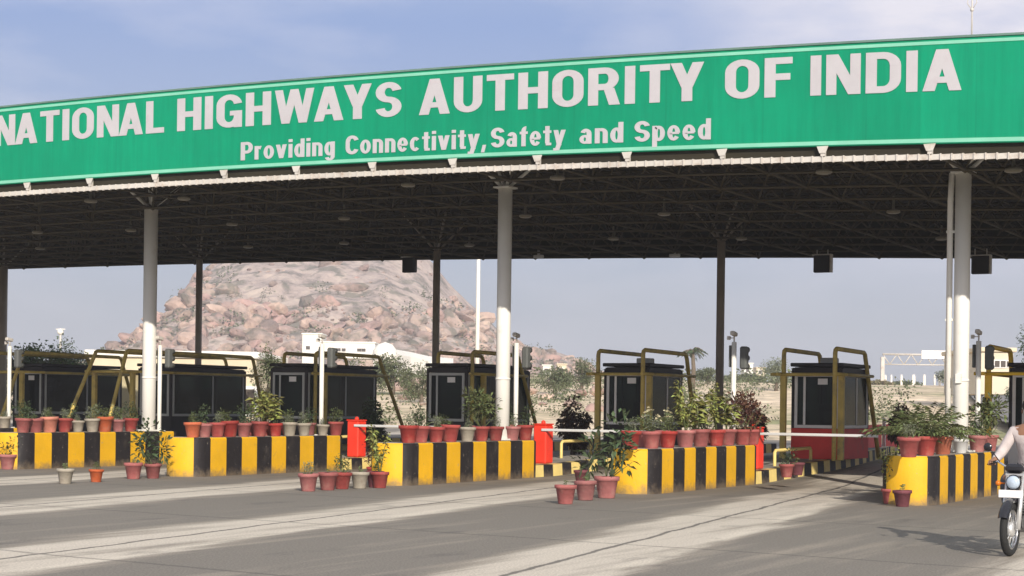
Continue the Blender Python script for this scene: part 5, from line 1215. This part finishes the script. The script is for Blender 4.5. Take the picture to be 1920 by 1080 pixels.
for s_ in (-1, 1):
    a = MB(); a.tube([(s_ * .25, -.305, 1.035), (s_ * .36, -.41, 1.005)], .018, 8); a.tube([(s_ * .22, -.27, 1.035), (s_ * .36, -.34, 1.0)], .006, 6); a.build('grip', M['rubber'], bike)
    a = MB(); a.tube([(s_ * .20, -.27, 1.04), (s_ * .27, -.22, 1.15), (s_ * .30, -.22, 1.18)], .006, 6); a.lathe([(0, .012), (.045, .012), (.05, 0), (.0, -.02)], (s_ * .32, -.22, 1.20), 14, 0, 'Y'); a.build('mirror', M['bike_black'], bike)
    a = MB(); a.tube([(s_ * .09, -.17, .80), (s_ * .16, -.16, .80)], .010, 6); a.ball((s_ * .18, -.15, .80), .032, 10); a.build('turn_signal', M['amber'], bike)
a = MB(); a.ball((0, -.48, .86), .16, 16, 0, (.85, 1.65, .82)); a.build('fuel_tank', M['bike_black'], bike)
a = MB(); a.box((0, -.95, .80), (.25, .62, .10), 0, bev=.04); a.build('seat', M['seat'], bike)
a = MB(); a.tube([(0, -.22, .88), (0, -.32, .60), (0, -.42, .30), (0, -.85, .27), (0, -1.0, .5), (0, -1.25, .76)], .02, 8); a.tube([(0, -.25, .85), (0, -.9, .72), (0, -1.45, .78)], .018, 8)
for s_ in (-1, 1): a.tube([(s_ * .10, -1.26, .30), (s_ * .12, -.85, .35)], .018, 8); a.tube([(s_ * .13, -1.25, .32), (s_ * .13, -1.15, .70)], .028, 10)
a.build('frame', M['bike_black'], bike)
a = MB(); a.box((0, -.60, .35), (.26, .34, .22), 0, bev=.05); a.tube([(0, -.55, .42), (0, -.50, .64)], .085, 14)
for z in (.46, .49, .52, .55, .58, .61): a.box((0, -.52, z), (.22, .22, .008), 0)
a.build('engine', M['engine'], bike)
a = MB(); a.tube([(.05, -.42, .55), (.10, -.36, .40), (.15, -.50, .26), (.17, -.85, .26), (.18, -1.5, .36)], [.02, .02, .025, .04, .045], 10); a.build('exhaust', M['chrome'], bike)
a = MB(); a.box((0, -1.55, .74), (.14, .05, .09), 0, bev=.015); a.build('tail_light', M['red'], bike)

# rider: one continuous skinned body, clothing and hair as children
def skin_mesh(name, verts, edges, radii, m, parent, root=0, sub=2, mesh_fn=None):
    me = bpy.data.meshes.new(name); me.from_pydata(verts, edges, []); o = bpy.data.objects.new(name, me); COL.objects.link(o)
    md = o.modifiers.new('skin', 'SKIN'); md.use_smooth_shade = True
    for i, r in enumerate(radii):
        me.skin_vertices[0].data[i].radius = (r, r) if not isinstance(r, tuple) else r
        me.skin_vertices[0].data[i].use_root = (i == root)
    s_ = o.modifiers.new('sub', 'SUBSURF'); s_.levels = sub; s_.render_levels = sub
    dg = bpy.context.evaluated_depsgraph_get(); dg.update(); me2 = bpy.data.meshes.new_from_object(o.evaluated_get(dg)); COL.objects.unlink(o); bpy.data.objects.remove(o)
    me2.materials.clear(); me2.materials.append(m)
    for p_ in me2.polygons: p_.use_smooth = True
    me2.name = name; q = bpy.data.objects.new(name, me2); COL.objects.link(q); q.parent = parent; return q
rider = empty('person', (pb.x, pb.y, 0), 'person in a pale long-sleeved shirt riding the motorcycle, hands on the handlebar', 'person', rz=hd)
V = []; E = []; Rr = []
def vtx(p, r, par=None):
    V.append(p); Rr.append(r); i = len(V) - 1
    if par is not None: E.append((par, i))
    return i
pel = vtx((0, -.92, .92), (.16, .12)); wa = vtx((0, -.90, 1.06), (.14, .11), pel); ch = vtx((0, -.84, 1.26), (.16, .12), wa); sh = vtx((0, -.80, 1.40), (.12, .09), ch)
nk = vtx((0, -.77, 1.47), .055, sh); hd0 = vtx((0, -.75, 1.54), .07, nk); hd1 = vtx((0, -.735, 1.61), (.078, .095), hd0); hd2 = vtx((0, -.74, 1.69), (.072, .088), hd1); vtx((0, -.73, 1.60 - .07), .045, hd1)
for s_ in (-1, 1):
    a0 = vtx((s_ * .19, -.80, 1.38), .062, sh); a1 = vtx((s_ * .30, -.72, 1.13), .046, a0); a2 = vtx((s_ * .31, -.50, 1.06), .034, a1); a3 = vtx((s_ * .315, -.425, 1.045), .026, a2)
    a4 = vtx((s_ * .318, -.385, 1.04), (.036, .018), a3)
    for j, off in enumerate((-.030, -.010, .011, .030)):
        f0 = vtx((s_ * (.31 - off * .9), -.350 + off * .25 * s_ * s_, 1.042), .0095, a4); f1 = vtx((s_ * (.31 - off), -.322 - abs(off) * .2, 1.030), .0088, f0); f2 = vtx((s_ * (.31 - off), -.325, 1.004), .008, f1); vtx((s_ * (.31 - off), -.345, .99), .0075, f2)
    t0 = vtx((s_ * .285, -.385, 1.028), .011, a4); t1 = vtx((s_ * .275, -.365, 1.005), .0095, t0); vtx((s_ * .28, -.345, .995), .0085, t1)
    h0 = vtx((s_ * .10, -.88, .90), .095, pel); h1 = vtx((s_ * .20, -.52, .84), .068, h0); h2 = vtx((s_ * .19, -.60, .55), .052, h1); h3 = vtx((s_ * .19, -.66, .36), .036, h2); h4 = vtx((s_ * .20, -.60, .31), .040, h3); vtx((s_ * .21, -.50, .30), .034, h4)
body = skin_mesh('body', V, E, Rr, M['skin'], rider)
def sub_skin(name, pts, m, rad):
    v = [p for p in pts]; return skin_mesh(name, v, [(i, i + 1) for i in range(len(v) - 1)], rad, m, rider)
V = []; E = []; Rr = []
pel = vtx((0, -.92, .90), (.185, .145)); wa = vtx((0, -.90, 1.06), (.165, .135), pel); ch = vtx((0, -.84, 1.26), (.185, .145), wa); sh = vtx((0, -.80, 1.385), (.13, .105), ch); vtx((0, -.785, 1.44), .068, sh)
for s_ in (-1, 1):
    a0 = vtx((s_ * .19, -.80, 1.37), .078, sh); a1 = vtx((s_ * .305, -.72, 1.13), .064, a0); a2 = vtx((s_ * .312, -.54, 1.068), .052, a1); vtx((s_ * .315, -.47, 1.052), .042, a2)
skin_mesh('shirt', V, E, Rr, M['shirt'], rider)
V = []; E = []; Rr = []
pel = vtx((0, -.93, .89), (.17, .12))
for s_ in (-1, 1):
    h0 = vtx((s_ * .10, -.88, .89), .108, pel); h1 = vtx((s_ * .20, -.52, .84), .084, h0); h2 = vtx((s_ * .19, -.60, .55), .070, h1); vtx((s_ * .19, -.65, .40), .060, h2)
skin_mesh('trousers', V, E, Rr, M['trouser'], rider)
for s_ in (-1, 1): skin_mesh('shoe', [(s_ * .19, -.68, .33), (s_ * .20, -.60, .295), (s_ * .21, -.46, .285)], [(0, 1), (1, 2)], [.045, .048, .038], M['shoe'], rider)
a = MB(); a.ball((0, -.755, 1.675), .098, 16, 0, (.86, 1.02, .92)); a.build('hair', M['hair'], rider)
for s_ in (-1, 1):
    a = MB(); a.ball((s_ * .03, -.662, 1.625), .012, 10); a.build('eye', M['eye'], rider)
    a = MB(); a.ball((s_ * .082, -.745, 1.61), .022, 8, 0, (.4, .7, 1.2)); a.build('ear', M['skin'], rider)
a = MB(); a.add([(0, -.63, 1.595), (-.014, -.655, 1.585), (.014, -.655, 1.585), (0, -.655, 1.635), (0, -.66, 1.58)], [(0, 1, 3), (0, 3, 2), (0, 2, 4), (0, 4, 1)]); a.build('nose', M['skin'], rider)
a = MB(); a.box((0, -.652, 1.555), (.045, .01, .008), 0); a.build('mouth', M['claydark'], rider)

bike.scale = (BS,) * 3; rider.scale = (BS,) * 3

hz_ = MB(); hz_.box((0, 0, 0), (2900, 2900, 66), 0); M['haze'] = bpy.data.materials.new('haze'); M['haze'].use_nodes = True
_n = M['haze'].node_tree.nodes; _n.clear(); _o = _n.new('ShaderNodeOutputMaterial'); _v = _n.new('ShaderNodeVolumePrincipled'); _v.inputs['Density'].default_value = 0.0009; _v.inputs['Color'].default_value = (0.92, 0.94, 1.0, 1); _v.inputs['Anisotropy'].default_value = 0.2
M['haze'].node_tree.links.new(_v.outputs[0], _o.inputs['Volume'])
ho = hz_.build('haze', M['haze'], None, (0, 0, 30)); ho['kind'] = 'stuff'; ho['label'] = 'thin pale haze in the air over the whole place'; ho['category'] = 'haze'
